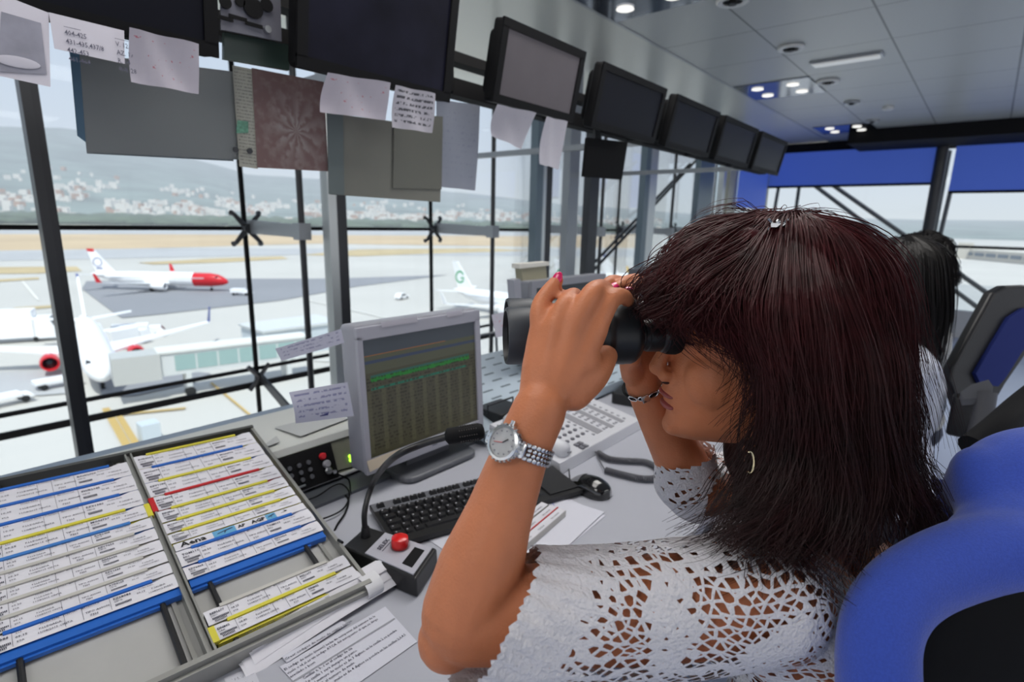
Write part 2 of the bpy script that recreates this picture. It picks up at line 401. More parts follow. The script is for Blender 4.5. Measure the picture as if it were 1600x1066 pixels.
part('diffuser', MB().rbox((cx, cy, ZC - .018), (.09, .42, .014), .012), mat('diffuser', (214, 216, 214), .4, emit=.35), t)
def luminaire(cx, cy, sx_, sy_, lab):
    t = thing('ceiling_luminaire', (cx, cy, ZC - .01), lab, 'ceiling light', 'square four-lamp luminaires')
    part('plate', MB().box((cx, cy, ZC - .004), (sx_, sy_, .008)), dark_mirror, t)
    for i in (-1, 1):
        for j in (-1, 1):
            lp = part('lamp', MB().lathe([(.045, 0), (.05, -.008), (.035, -.012), (.01, -.014)], (cx + i * sx_ * .24, cy + j * sy_ * .24, ZC - .008), seg=24), lamp_on, t, 40)
luminaire(5.47, 1.62, .62, .6, 'square four-lamp ceiling luminaire beyond the third hanging screen')
luminaire(8.0, 1.55, .62, .6, 'farthest four-lamp ceiling luminaire near the blue blinds')
luminaire(2.83, 1.62, .62, .6, 'square four-lamp ceiling luminaire cut by the top edge of the picture')
# added fill lights under the ceiling, out of view, to brighten the interior
for i, (x, y) in enumerate([(.45, .75), (1.75, .8), (-1.2, .2), (4.6, -1.6), (1.2, -2.4)]):
    la = bpy.data.lights.new('added_fill_light', 'AREA'); la.shape = 'RECTANGLE'; la.size = 1.2; la.size_y = .6; la.energy = (12, 17, 12, 44, 16)[i]; la.color = (1, .97, .93)
    lo = bpy.data.objects.new('added_fill_light', la); COL.objects.link(lo); lo.location = (x, y, ZC - .03)
# ================================================================ OUTSIDE
G = 22.; ZG = 1.36 - G
def g(px, py): r = ray(px, py); return EYE + r * (G / -r.z)
def ground(name, pts, m, z=.0):
    mb = MB().add([Vector((p.x, p.y, ZG + z)) for p in pts], [tuple(range(len(pts)))]); return struct(name, mb, m)
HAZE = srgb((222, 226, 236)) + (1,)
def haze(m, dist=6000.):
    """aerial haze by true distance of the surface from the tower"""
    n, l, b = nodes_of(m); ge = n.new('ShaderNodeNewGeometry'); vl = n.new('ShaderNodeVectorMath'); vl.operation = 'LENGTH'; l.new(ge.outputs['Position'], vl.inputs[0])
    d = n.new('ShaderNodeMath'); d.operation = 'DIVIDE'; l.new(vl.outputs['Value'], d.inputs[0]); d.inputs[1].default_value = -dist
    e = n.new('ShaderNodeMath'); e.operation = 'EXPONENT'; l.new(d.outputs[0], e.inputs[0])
    em = n.new('ShaderNodeEmission'); em.inputs[0].default_value = HAZE; em.inputs[1].default_value = .93  # haze painted into the material: a pale glow mixed over the surface
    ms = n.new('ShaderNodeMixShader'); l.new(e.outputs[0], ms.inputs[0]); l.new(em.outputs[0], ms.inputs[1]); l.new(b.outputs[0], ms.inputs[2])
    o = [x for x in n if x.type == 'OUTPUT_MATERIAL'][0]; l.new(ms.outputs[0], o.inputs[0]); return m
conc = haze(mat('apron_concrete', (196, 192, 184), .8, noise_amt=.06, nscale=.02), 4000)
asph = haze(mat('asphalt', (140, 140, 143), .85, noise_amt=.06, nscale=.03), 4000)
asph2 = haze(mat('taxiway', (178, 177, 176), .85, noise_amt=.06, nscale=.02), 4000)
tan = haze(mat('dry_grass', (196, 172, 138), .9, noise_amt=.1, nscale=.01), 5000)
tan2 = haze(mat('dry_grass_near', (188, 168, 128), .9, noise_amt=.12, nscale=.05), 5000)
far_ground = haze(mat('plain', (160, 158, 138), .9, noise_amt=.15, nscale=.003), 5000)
V = Vector
ground('ground', [V((-9000, -9000, 0)), V((9000, -9000, 0)), V((9000, 9000, 0)), V((-9000, 9000, 0))], conc, 0)
ground('ground', [V((-4000, 640, 0)), V((5000, 640, 0)), V((5000, 9000, 0)), V((-4000, 9000, 0))], far_ground, .10)
def strip(px_pts, m, z, name='ground'): return ground(name, [g(*p) for p in px_pts], m, z)
strip([(-400, 366), (200, 366), (840, 369), (1000, 366), (1000, 388), (840, 386), (500, 381), (200, 389), (-400, 398)], tan, .14)
strip([(-400, 389), (250, 388), (840, 389), (1000, 390), (1000, 402), (500, 398), (200, 404), (-400, 416)], asph2, .13)
strip([(-400, 359), (840, 361), (1000, 361), (1000, 366), (840, 369), (200, 366), (-400, 366)], asph2, .12)
strip([(215, 411), (340, 404), (440, 401), (450, 405), (340, 411), (240, 414)], tan2, .16)
strip([(470, 399), (560, 390), (760, 388), (840, 392), (700, 396), (560, 401)], tan2, .16)
strip([(-300, 420), (120, 417), (128, 424), (60, 428), (-300, 432)], tan2, .16)
strip([(-300, 440), (0, 437), (60, 434), (62, 437), (0, 441), (-300, 446)], tan2, .16)
strip([(20, 482), (105, 476), (110, 479), (30, 486)], tan2, .16)
strip([(128, 452), (135, 440), (350, 436), (520, 436), (700, 430), (560, 448), (440, 470), (250, 492), (190, 498), (165, 480)], asph, .15)
strip([(150, 590), (230, 575), (330, 585), (300, 600), (210, 620), (160, 622)], asph, .16)
strip([(150, 528), (205, 520), (215, 545), (160, 550)], asph, .16)
strip([(-200, 590), (110, 578), (112, 616), (-200, 640)], asph2, .16)
# painted lines on the apron
ln = MB()
def pline(a, b, w_=.5):
    a, b = g(*a), g(*b); a.z = b.z = ZG + .2; d = (b - a).normalized().cross(UP) * w_
    ln.add([a + d, b + d, b - d, a - d], [(0, 1, 2, 3)])
for a, b, w_ in [((165, 640), (205, 710), .35), ((140, 655), (290, 640), .3), ((450, 700), (330, 600), .15), ((185, 650), (215, 700), .3)]: pline(a, b, w_)
struct('ground', ln, mat('faded_line', (190, 160, 96), .8))
ln = MB()
for a, b in [((430, 560), (840, 590)), ((480, 470), (700, 520)), ((35, 440), (60, 470)), ((530, 620), (700, 520)), ((560, 405), (700, 409))]: pline(a, b, .25)
struct('ground', ln, mat('white_line', (225, 222, 214), .8))
# hills: a real ridge a few kilometres off
def elev(az):
    tb = [(-40, .07), (-10, .09), (0, .104), (7.5, .112), (11.5, .116), (15, .104), (20, .085), (24, .066), (30, .064), (36, .060), (45, .046), (55, .032), (65, .022), (80, .016), (95, .016), (130, .02), (200, .02)]
    for (a, x), (b, y) in zip(tb, tb[1:]):
        if a <= az <= b: return x + (y - x) * (az - a) / (b - a)
    return .03
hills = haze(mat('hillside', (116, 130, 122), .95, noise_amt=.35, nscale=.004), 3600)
def hfn(u, v):
    az = -40 + 200 * u; r = 2100 + 4400 * v; a = math.radians(az)
    h = elev(az) * 6500 * (v ** 1.15); nz = noise.fractal(V((az * .12, v * 3.5, 3.1)), 1, 2, 5)
    h *= 1 + .22 * nz * (1 - v * .75); return V((r * math.sin(a), r * math.cos(a), ZG + h * .98 + 22 * v))
struct('hills', MB().grid(hfn, 200, 24), hills, 'full')
# tree belt and town
tr = MB(); rnd = random.Random(3)
for i in range(900):
    az = math.radians(rnd.uniform(-6, 62)); r = rnd.uniform(1250, 1950); x, y = r * math.sin(az), r * math.cos(az); h = rnd.uniform(9, 20) * r / 1500; ww = rnd.uniform(18, 40)
    tr.ball((x, y, ZG + h * .4), (ww, ww, h * .6), None, 6, 4)
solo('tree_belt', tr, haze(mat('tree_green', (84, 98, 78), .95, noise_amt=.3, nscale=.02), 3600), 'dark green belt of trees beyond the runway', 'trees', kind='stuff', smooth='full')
hb = MB(); roofs = []
for i in range(2300):
    az = rnd.uniform(-4, 64); a = math.radians(az); v = max(.0, min(.42, rnd.gauss(.10, .09))); r = 2100 + 4400 * v
    if noise.noise(V((az * .35, v * 9, 0))) < -.08: continue
    x, y = r * math.sin(a), r * math.cos(a); z = hfn((az + 40) / 200, v).z; s_ = rnd.uniform(8, 18); hh = rnd.uniform(5, 13)
    if rnd.random() > .78: roofs += list(range(len(hb.f), len(hb.f) + 6))
    hb.box((x, y, z + hh * .5 + 4), (s_ * 1.6, s_, hh + 8), Matrix.Rotation(rnd.uniform(0, 3), 3, 'Z'))
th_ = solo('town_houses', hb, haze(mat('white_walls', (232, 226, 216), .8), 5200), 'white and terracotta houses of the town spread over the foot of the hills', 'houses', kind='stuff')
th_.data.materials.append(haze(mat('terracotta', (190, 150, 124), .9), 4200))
for i_ in roofs: th_.data.polygons[i_].material_index = 1
# low buildings beyond the far wall
tb_ = thing('terminal_building', g(1540, 392), 'long pale terminal building seen through the far window', 'building')
A = g(1440, 398); B = g(1720, 425); d = (B - A).normalized(); nn_ = d.cross(UP)
def bx(mb, u0, u1, dep, z0, z1, off=0): mb.prism([A + d * u0 + nn_ * off + UP * z0, A + d * u1 + nn_ * off + UP * z0, A + d * u1 + nn_ * off + UP * z1, A + d * u0 + nn_ * off + UP * z1], nn_ * dep)
L_ = (B - A).length
sgn = -1 if nn_.dot(A) < 0 else 1
m1 = MB(); bx(m1, -.6 * L_, L_ * 1.3, 25 * sgn, 0, 8); m1.box(A + d * L_ * .32 + UP * 6, (10, 10, 14)); part('wall', m1, haze(mat('terminal_wall', (206, 200, 188), .8), 6000), tb_)
for k in range(16):
    wn = MB(); bx(wn, L_ * (-.1 + k * .07), L_ * (-.1 + k * .07 + .055), .6 * sgn, 3, 5.6, -.5 * sgn); part('window', wn, haze(mat('terminal_glass', (120, 130, 140), .3), 6000), tb_)
A = g(1440, 392); 
gr2 = haze(mat('grey_apron', (168, 168, 164), .85, noise_amt=.05, nscale=.03), 4000)
ground('ground', [V((30, 9.5, 0)) * 1, V((300, 30, 0)), V((300, -300, 0)), V((12, -60, 0))], gr2, .12)

# ---- aircraft
plane_white = mat('aircraft_white', (246, 246, 246), .35)
pl_red = mat('aircraft_red', (206, 34, 44), .35); pl_blue = mat('aircraft_blue', (40, 60, 130), .4); pl_green = mat('aircraft_green', (70, 170, 110), .5)
pl_grey = mat('aircraft_grey', (196, 200, 208), .4); tyre = mat('tyre', (30, 30, 30), .8); dglass = mat('cockpit_glass', (25, 28, 34), .15)
def aircraft(pos, heading, lab, nose_m, tip_m, eng_m, winglet_m, emblem=None, tail_band=None, scale=1.):
    """twin jet, nose along +x before rotation; pos = point on the ground under the wing"""
    t = thing('airliner', (0, 0, 0), lab, 'aircraft'); ORG[t.name] = V((0, 0, 0))
    R_ = 1.9; zc = 3.3
    st = [(-19.5, .25, 1.15), (-17.5, .7, .95), (-14, 1.25, .5), (-9, 1.8, .08), (-5, R_, 0), (10, R_, 0)]
    def rings(st_):
        mb = MB(); vs = []; n_ = 20
        for x, r, dz in st_:
            for k in range(n_):
                a = 2 * PI * k / n_; vs.append(V((x, r * math.sin(a), zc + dz + r * math.cos(a) * 1.05)))
        fs = [(i * n_ + k, i * n_ + (k + 1) % n_, (i + 1) * n_ + (k + 1) % n_, (i + 1) * n_ + k) for i in range(len(st_) - 1) for k in range(n_)]
        fs += [tuple(reversed(range(n_))), tuple(range((len(st_) - 1) * n_, len(st_) * n_))]
        return mb.add(vs, fs)
    part('fuselage', rings(st), plane_white, t, 40)
    part('nose', rings([(10, R_, 0), (14.5, 1.85, -.02), (16.5, 1.62, -.1), (18, 1.2, -.3), (19, .7, -.5), (19.5, .15, -.62)]), nose_m, t, 50)
    part('cockpit_window', MB().prism([V((16.7, -1.42, zc + .55)), V((17.6, -.95, zc + .55)), V((17.25, -.95, zc + 1.05)), V((16.4, -1.35, zc + 1.05))], (0, 0, .02)).prism([V((17.9, -.9, zc + .35)), V((17.9, .9, zc + .35)), V((17.2, .8, zc + .95)), V((17.2, -.8, zc + .95))], (.05, 0, 0)), dglass, t)
    for s_ in (-1, 1):
        wg = MB().add([V((3.5, s_ * 1.6, zc - .9)), V((-3.5, s_ * 1.6, zc - .9)), V((-3.8, s_ * 7, zc - .4)), V((-6.6, s_ * 16.5, zc + .6)), V((-5.2, s_ * 16.5, zc + .6)), V((-.6, s_ * 7, zc - .4)),
                       V((3.5, s_ * 1.6, zc - 1.3)), V((-3.5, s_ * 1.4, zc - 1.1)), V((-3.8, s_ * 7, zc - .6)), V((-6.6, s_ * 16.5, zc + .5)), V((-5.2, s_ * 16.5, zc + .5)), V((-.6, s_ * 7, zc - .7))],
                      [(0, 1, 2, 5), (5, 2, 3, 4), (11, 8, 7, 6), (10, 9, 8, 11), (0, 5, 11, 6), (5, 4, 10, 11), (1, 7, 8, 2), (2, 8, 9, 3), (3, 9, 10, 4), (0, 6, 7, 1)])
        part('wing', wg, pl_grey if False else plane_white, t)
        part('winglet', MB().prism([V((-6.7, s_ * 16.4, zc + .55)), V((-5.2, s_ * 16.4, zc + .55)), V((-6.4, s_ * 16.9, zc + 3)), V((-7.0, s_ * 16.9, zc + 3))], (0, s_ * .12, 0)), winglet_m, t)
        part('engine', MB().lathe([(.55, -2.6), (.9, -1.4), (1.1, 0), (1.12, 1.2), (1.0, 1.7), (.86, 1.7), (.8, .9)], (2.4, s_ * 4.9, zc - 1.55), (1, 0, 0), 18, cap=False), eng_m, t, 40)
        part('engine_fan', MB().lathe([(.82, 1.0), (.05, 1.35)], (2.4, s_ * 4.9, zc - 1.55), (1, 0, 0), 18), dglass, t)
        part('pylon', MB().box((1.2, s_ * 4.9, zc - .7), (3, .25, .9)), plane_white, t)
        part('tailplane', MB().prism([V((-15, s_ * .7, zc + 1.1)), V((-17.4, s_ * .7, zc + 1.1)), V((-19.2, s_ * 6.8, zc + 1.6)), V((-17.9, s_ * 6.8, zc + 1.6))], (0, 0, -.15)), plane_white, t)
        part('wheel', MB().lathe([(.3, -.5), (.58, -.4), (.58, .4), (.3, .5)], (-1, s_ * 2.8, .58), (0, 1, 0), 16).tube([(-1, s_ * 2.6, .6), (-1, s_ * 2.4, 2.4)], .15, 8), tyre, t)
    part('wheel', MB().lathe([(.2, -.25), (.42, -.2), (.42, .2), (.2, .25)], (14.5, 0, .42), (0, 1, 0), 14).tube([(14.5, 0, .42), (14.5, 0, 2)], .1, 8), tyre, t)
    fin = [V((-12.6, 0, zc + 1.6)), V((-18.0, 0, zc + 1.6)), V((-20.0, 0, zc + 8.3)), V((-18.2, 0, zc + 8.3))]
    f = part('tail_fin', MB().prism([p + V((0, -.15, 0)) for p in fin], (0, .3, 0)), plane_white, t)
    part('fin_tip', MB().prism([V((-19.75, -.17, zc + 7.5)), V((-17.6, -.17, zc + 7.5)), V((-18.2, -.17, zc + 8.35)), V((-20.0, -.17, zc + 8.35))], (0, .34, 0)), tip_m, t)
    if emblem:
        e = MB(); cx, cz = -17.3, zc + 4.5
        if emblem == 'ring':
            for sd in (-1, 1):
                n_ = 20; vs = []
                for k in range(n_ + 1):
                    a = .5 + 5.3 * k / n_
                    for rr in (1.15, 1.6): vs.append(V((cx + rr * math.cos(a), sd * .17, cz + rr * math.sin(a))))
                e.add(vs, [(2 * k, 2 * k + 1, 2 * k + 3, 2 * k + 2) for k in range(n_)])
                e.box((cx + .9, sd * .17, cz - .2), (1.1, .01, .45))
            part('fin_emblem', e, pl_green, f)
        else:
            for sd in (-1, 1): e.lathe([(1.05, -.01), (1.35, 0)], (cx, sd * .17, cz), (0, 1, 0), 18, cap=False); e.box((cx + .3, sd * .17, cz - 1.8), (1.8, .01, .5))
            part('fin_emblem', e, mat('aircraft_bluegrey', (120, 124, 160), .5), f)
    part('window_row', MB().box((0, 0, zc + .55), (27, R_ * 1.975, .22)), mat('cabin_windows', (215, 218, 224), .3), t)
    t.location = V((pos.x, pos.y, ZG + .15)); t.rotation_euler = (0, 0, heading); t.scale = (scale,) * 3
    return t
def hd(a, b): return math.atan2(b.y - a.y, b.x - a.x)
a, b = g(140, 452), g(365, 456); a.z = b.z = ZG
aircraft((a + b) / 2, hd(a, b), 'white airliner with red nose parked across the apron', pl_red, pl_red, plane_white, pl_red, emblem='disc')
a, b = g(166, 622), g(124, 500)
dr = (V((b.x, b.y, 0)) - V((a.x, a.y, 0))).normalized(); c = a + dr * 18.5
aircraft(c, hd(b, a), 'white airliner with red engines docked nose-on at the boarding bridge, lower left', plane_white, pl_blue, pl_red, pl_blue)
a, b = g(712, 480), g(870, 505); dr = (V((b.x, b.y, 0)) - V((a.x, a.y, 0))).normalized()
aircraft(a + dr * 19, hd(a, b), 'white airliner with green ring on its fin, behind the desk monitor', plane_white, plane_white, plane_white, plane_white, emblem='ring')
a, b = g(868, 470), g(1000, 480); dr = (V((b.x, b.y, 0)) - V((a.x, a.y, 0))).normalized()
aircraft(a + dr * 19, hd(a, b), 'farther airliner whose green ringed fin shows left of the dark columns', plane_white, plane_white, plane_white, plane_white, emblem='ring')
a, b = g(938, 450), g(1030, 452); dr = (V((b.x, b.y, 0)) - V((a.x, a.y, 0))).normalized()
t = aircraft(a + dr * 19, hd(a, b), 'far airliner with dark blue fin tip seen behind the raking tubes', plane_white, pl_blue, plane_white, mat('aircraft_yellow', (220, 180, 60), .4))
# ---- boarding bridge
A = g(232, 624); B = g(480, 585); A.z = B.z = ZG; d = (B - A).normalized(); nn_ = UP.cross(d); L_ = (B - A).length
t = thing('boarding_bridge', A, 'glazed boarding bridge reaching the lower left airliner', 'jet bridge')
def bx2(u0, u1, w0, w1, z0, z1): return MB().prism([A + d * u0 + nn_ * w0 + UP * z0, A + d * u1 + nn_ * w0 + UP * z0, A + d * u1 + nn_ * w0 + UP * z1, A + d * u0 + nn_ * w0 + UP * z1], nn_ * (w1 - w0))
gw_ = mat('bridge_white', (206, 208, 206), .6); gg = mat('bridge_glass', (150, 176, 172), .2)
part('cab', bx2(-3.2, 1.5, -1.8, 1.8, 2.6, 5.8), mat('bridge_cab', (186, 186, 182), .7), t)
part('tunnel', bx2(1.5, L_, -1.4, 1.4, 2.9, 5.7), gw_, t); part('roof', bx2(1.3, L_, -1.6, 1.6, 5.7, 5.95), mat('bridge_roof', (224, 224, 218), .6), t)
for k in range(int(L_ / 2.4)): part('window_pane', bx2(3 + k * 2.4, 5.2 + k * 2.4, -1.45, 1.45, 3.4, 5.3), gg, t)
for u in (4, 16, 28): part('support_leg', bx2(u, u + .6, -1.5, -1.0, 0, 3), gw_, t); part('support_leg', bx2(u, u + .6, 1.0, 1.5, 0, 3), gw_, t)
part('drive_wheel', MB().lathe([(.3, -.3), (.6, -.25), (.6, .25), (.3, .3)], A + d * 4.3 + UP * .6 + nn_ * -1.4, nn_, 14), tyre, t)
# ---- ground vehicles
def vehicle(name, px, py, size, hdg, lab, cat, cab_frac=.3, m=None, box_h=None):
    p = g(px, py); t = thing(name, (0, 0, 0), lab, cat); L, W, H_ = size; m = m or plane_white
    if cab_frac >= 1:     # a car
        part('body', MB().prism([V((-L / 2, -W / 2, .35)), V((L / 2, -W / 2, .35)), V((L / 2, -W / 2, .85)), V((L * .25, -W / 2, .95)), V((L * .1, -W / 2, H_)), V((-L * .32, -W / 2, H_)), V((-L * .45, -W / 2, .95)), V((-L / 2, -W / 2, .9))], (0, W, 0)), m, t)
        part('side_window', MB().prism([V((L * .2, -W / 2 - .02, .98)), V((L * .08, -W / 2 - .02, H_ - .12)), V((-L * .3, -W / 2 - .02, H_ - .12)), V((-L * .38, -W / 2 - .02, .98))], (0, W + .04, 0)), dglass, t)
    else:
        cl = L * cab_frac
        part('cab', MB().prism([V((L / 2 - cl, -W / 2, .5)), V((L / 2, -W / 2, .5)), V((L / 2, -W / 2, H_ * .45)), V((L / 2 - cl * .25, -W / 2, H_ * .75)), V((L / 2 - cl, -W / 2, H_ * .75))], (0, W, 0)), m, t)
        part('windscreen', MB().prism([V((L / 2 + .02, -W / 2 + .1, H_ * .47)), V((L / 2 - cl * .23, -W / 2 + .1, H_ * .73)), V((L / 2 - cl * .26, -W / 2 + .1, H_ * .73)), V((L / 2 - .05, -W / 2 + .1, H_ * .47))], (0, W - .2, 0)), dglass, t)
        part('load_body', MB().rbox((-cl / 2, 0, .7 + (H_ - .7) / 2), (L - cl - .15, W, H_ - .7), .15), m, t)
    for sx_ in (-.32, .32):
        for sy in (-1, 1): part('wheel', MB().lathe([(.15, -.12), (.4, -.1), (.4, .1), (.15, .12)], (L * sx_, sy * (W / 2 - .1), .4), (0, 1, 0), 12), tyre, t)
    t.location = (p.x, p.y, ZG + .17); t.rotation_euler = (0, 0, hdg); return t
vehicle('car', 628, 468, (4.4, 1.8, 1.6), .3, 'small white car alone on the open apron', 'car', 1)
vehicle('baggage_tug', 378, 462, (5.5, 2.4, 1.8), hd(g(140, 452), g(365, 456)), 'white towing tractor at the red nose of the airliner', 'vehicle', .35)
vehicle('catering_truck', 4, 536, (15, 3.2, 5.4), -.35, 'large white truck body beside the lower left airliner', 'truck', .18)
vehicle('service_van', 200, 540, (7, 2.6, 3.0), .4, 'white service truck behind the boarding bridge cab', 'van', .3)
vehicle('belt_loader', 218, 528, (8, 2.4, 2.4), -.3, 'low white loader beyond the boarding bridge cab', 'vehicle', .3)
vehicle('baggage_cart', 10, 634, (5, 1.8, 1.2), .2, 'low white baggage cart below the red engine', 'cart', .2)
vehicle('baggage_cart', 92, 606, (5, 1.8, 1.2), .1, 'low white baggage cart nearest the airliner nose', 'cart', .2)
vehicle('van', 148, 345 + 12, (6, 2.2, 2.5), .1, 'distant white van by the runway strip', 'van', .3)
# pale service building behind the desk monitor
t = thing('service_building', g(440, 555), 'pale flat roofed service block half hidden behind the desk monitor', 'building')
c = g(440, 560); part('wall', MB().box((c.x + 4, c.y + 4, ZG + 2.2), (13, 8, 4.4)), mat('service_wall', (196, 204, 208), .7), t); part('roof', MB().box((c.x + 4, c.y + 4, ZG + 4.6), (13.6, 8.6, .4)), gw_, t)
t = thing('service_building', g(190, 640), 'small pale box hut close under the tower at the left', 'building'); c = g(235, 690); part('wall', MB().box((c.x, c.y, ZG + 1), (1.6, 1.6, 2)), mat('service_wall', (196, 204, 208), .7), t)
# ================================================================ OVERHEAD SCREENS AND HANGING SHEETS
YM = 1.15
scr = mat('overhead_screen', (16, 16, 20), .35, spec=.1, emit=.03)
nn, ll, bb = nodes_of(scr)
_tc = nn.new('ShaderNodeTexCoord'); _nz = nn.new('ShaderNodeTexNoise'); _nz.inputs['Scale'].default_value = 9; ll.new(_tc.outputs['Object'], _nz.inputs['Vector'])
_cr = nn.new('ShaderNodeValToRGB'); _cr.color_ramp.elements[0].color = srgb((30, 32, 44)) + (1,); _cr.color_ramp.elements[0].position = .4; _cr.color_ramp.elements[1].color = srgb((84, 76, 76)) + (1,); _cr.color_ramp.elements[1].position = .62
ll.new(_nz.outputs['Fac'], _cr.inputs[0]); ll.new(_cr.outputs[0], bb.inputs['Base Color']); ll.new(_cr.outputs[0], bb.inputs['Emission Color'])
scr2 = mat('overhead_screen_dark', (16, 17, 26), .35, spec=.10, emit=.05)
scrp = mat('overhead_screen_grey', (84, 80, 84), .4, spec=.1, emit=.3, noise_amt=.12, nscale=6)
blue_scr = mat('overhead_screen_blue', (22, 22, 34), .35, spec=.1, emit=.12, noise_amt=.4, nscale=9)
frb = mat('screen_frame_black', (13, 13, 15), .55, spec=.15)
def hang_screen(x0, x1, z0, z1, lab, sm, dy=-.043, group='flat screens hung in a row under the ceiling'):
    """front plane leans: lower edge farther from the room"""
    a = V((x0, YM, z0)); b = V((x1, YM, z0)); dn = V((0, dy, z1 - z0)).normalized(); hgt = (V((0, dy, z1 - z0))).length
    n = V((1, 0, 0)).cross(dn)         # towards the room
    if n.y > 0: n = -n
    t = thing('hanging_monitor', ((x0 + x1) / 2, YM, z0), lab, 'monitor', group)
    M = Matrix((V((1, 0, 0)), dn, n)).transposed(); c = (a + b) / 2 + dn * hgt / 2
    wdt = x1 - x0
    part('housing', MB().rbox(c - n * .018, (wdt, hgt, .036), .012, M), frb, t, 40)
    part('back_shell', MB().rbox(c - n * .055, (wdt * .86, hgt * .82, .05), .02, M), frb, t, 40)
    bz = MB()
    for (du, dv, su, sv) in ((0, hgt / 2 - .012, wdt, .024), (0, -hgt / 2 + .012, wdt, .024), (-wdt / 2 + .012, 0, .024, hgt - .04), (wdt / 2 - .012, 0, .024, hgt - .04)):
        bz.box(c + V((du, 0, 0)) + dn * dv + n * .003, (su, sv, .008), M)
    part('bezel', bz, frb, t)
    part('screen', MB().box(c + n * .0005, (wdt - .044, hgt - .044, .003), M), sm, t)
    part('mount_bracket', MB().box(c - n * .085, (.1, .1, .02), M).box(c - n * .095 + V((0, .02, 0)), (.05, .3 if False else .08, .03), M), darkm, t)
    return t
zt = 1.36 + .476 * YM; zb = 1.36 + .2925 * YM
def mx_(px, py): return ony(px, py, YM).x
hang_screen(mx_(767, 165), mx_(893, 190), zb, zt + .004, 'hanging black screen showing a pale grey picture, third from the left', scrp)
hang_screen(mx_(921, 195), mx_(1020, 225), zb, zt, 'hanging black screen with dark picture above the small black panel', scr2)
hang_screen(mx_(1037, 225), mx_(1105, 243), zb, zt, 'third hanging screen from the far end of the row', scr2)
hang_screen(mx_(1115, 240), mx_(1167, 255), zb, zt, 'hanging screen second from the far end of the row', scr2)
hang_screen(mx_(1173, 258), mx_(1214, 271), zb, zt, 'farthest and smallest looking of the hanging screens', scr2)
hang_screen(mx_(462, 116), mx_(700, 151), 1.36 + .266 * YM, zt + .03, 'large dark hanging screen with bluish picture above the floral sheet', blue_scr)
hang_screen(-.02, mx_(340, 88), 1.36 + .250 * YM, zt + .03, 'leftmost hanging screen, black, above the taped white notes', scr2)
# rail that carries them
rl = thing('screen_rail', (2.2, YM + .14, zb), 'black metal rail behind the hanging screens', 'rail')
part('beam', MB().bbox((-.3, YM + .15, zb + .035), (4.3, YM + .20, zb + .085)), blackm, rl)
part('beam', MB().bbox((-.3, YM + .15, zb + .13), (4.3, YM + .20, zb + .16)), blackm, rl)
for x in (.98, 2.66, 4.2): part('support_arm', MB().bbox((x - .02, YM + .20, zb + .06), (x + .02, YW, zb + .09)), mullg, rl)
for x in (1.13, 1.70, 2.31, 2.93, 3.53):
    part('cable_box', MB().rbox((x, YM + .125, zb + .10), (.10, .05, .15), .01), blackm, rl)
# perforated plate between the first two screens
pl = thing('perforated_plate', ony(395, 30, YM + .05), 'grey perforated metal plate between the two leftmost screens', 'plate')
pq = [ony(*p, YM + .05) for p in ((345, -70), (437, -60), (440, 65), (345, 46))]
part('plate', MB().slab([pq[3], pq[2], pq[1], pq[0]], .004), mat('plate_grey', (112, 112, 122), .5, .3), pl)
hl = MB()
for (px, py, r) in ((352, 3, .012), (375, 2, .01), (396, 12, .02), (417, 8, .013), (372, 28, 0), (350, 28, 0), (397, 39, 0)):
    c = ony(px, py, YM + .045)
    if r: hl.lathe([(r, -.001), (r, .001)], c, (0, 1, 0), 16)
    else: hl.box(c, (.035, .002, .007))
part('hole_row', hl, blackm, pl); part('bolt', MB().lathe([(.007, -.004), (.007, .004)], ony(418, 46, YM + .045), (0, 1, 0), 12), silver, pl)
pq = [ony(*p, YM + .08) for p in ((350, 50), (452, 70), (452, 110), (350, 92))]
solo('dark_glass_strip', MB().slab([pq[3], pq[2], pq[1], pq[0]], .01), mat('dark_green_glass', (58, 72, 66), .3), 'dark greenish panel under the perforated plate', 'panel')
# ---- sheets
def hs(name, pts, y, m, lab, cat='paper', bend=None, group=None):
    return sheet(name, [ony(p[0], p[1], y) for p in pts], m, lab, cat, group, bend)
curl = lambda k: (lambda u, v: V((0, -k * v * v + .004 * math.sin(u * 9 + v * 4), 0)))
pm1 = paper_mat('paper_faint_grid', (198, 194, 204), (150, 150, 166), 12, .45, .08)
pm2 = paper_mat('paper_red_marks', (200, 194, 204), (196, 130, 142), 6, .36, .12, words=9)
pm3 = paper_mat('paper_blank', (196, 193, 202), (176, 176, 190), 9, .35, .1)
pmk = mat('paper_plain', (200, 197, 206), .8)
t = hs('hanging_note', [(-6, -12), (76, 20), (79, 136), (-4, 118)], YM - .012, pmk, 'white sheet with a grey printed picture, cut by the left edge of the frame')
mt = MB().slab([ony(*p, YM - .0135) for p in ((-4, 112), (73, 116), (64, 36), (2, 18))], .0005)
part('printed_picture', mt, mat('print_grey', (138, 138, 150), .7, noise_amt=.15, nscale=30), t)
el = ony(28, 97, YM - .0145); part('printed_arc', MB().ball(el, (.026, .0006, .008)), mat('print_light', (186, 184, 194), .8), t)
t = hs('hanging_note', [(76, 19), (194, 48), (195, 100), (85, 76)], YM - .014, pmk, 'white table note reading 404-425 taped under the leftmost screen')
tx = MB(); q = [ony(*p, YM - .0155) for p in ((76, 19), (194, 48), (195, 100), (85, 76))]
U_ = (q[1] - q[0]).normalized(); V_ = (q[0] - q[3]).normalized()
for i, (a, b) in enumerate((('_____', '_____'), ('404-425', 'V. 12'), ('431-435,437/8', 'AZ. 17'), ('442-453', 'R. 14'), ('461-464', '404. 28'))):
    o = q[0] - V_ * (.014 + i * .0125); add_text(tx, a, o + U_ * .016, U_, V_, .0105, .01, .8); add_text(tx, b, o + U_ * .082, U_, V_, .0105, .01, .8)
part('note_lettering', tx, mat('ink_grey', (96, 96, 112), .8), t)
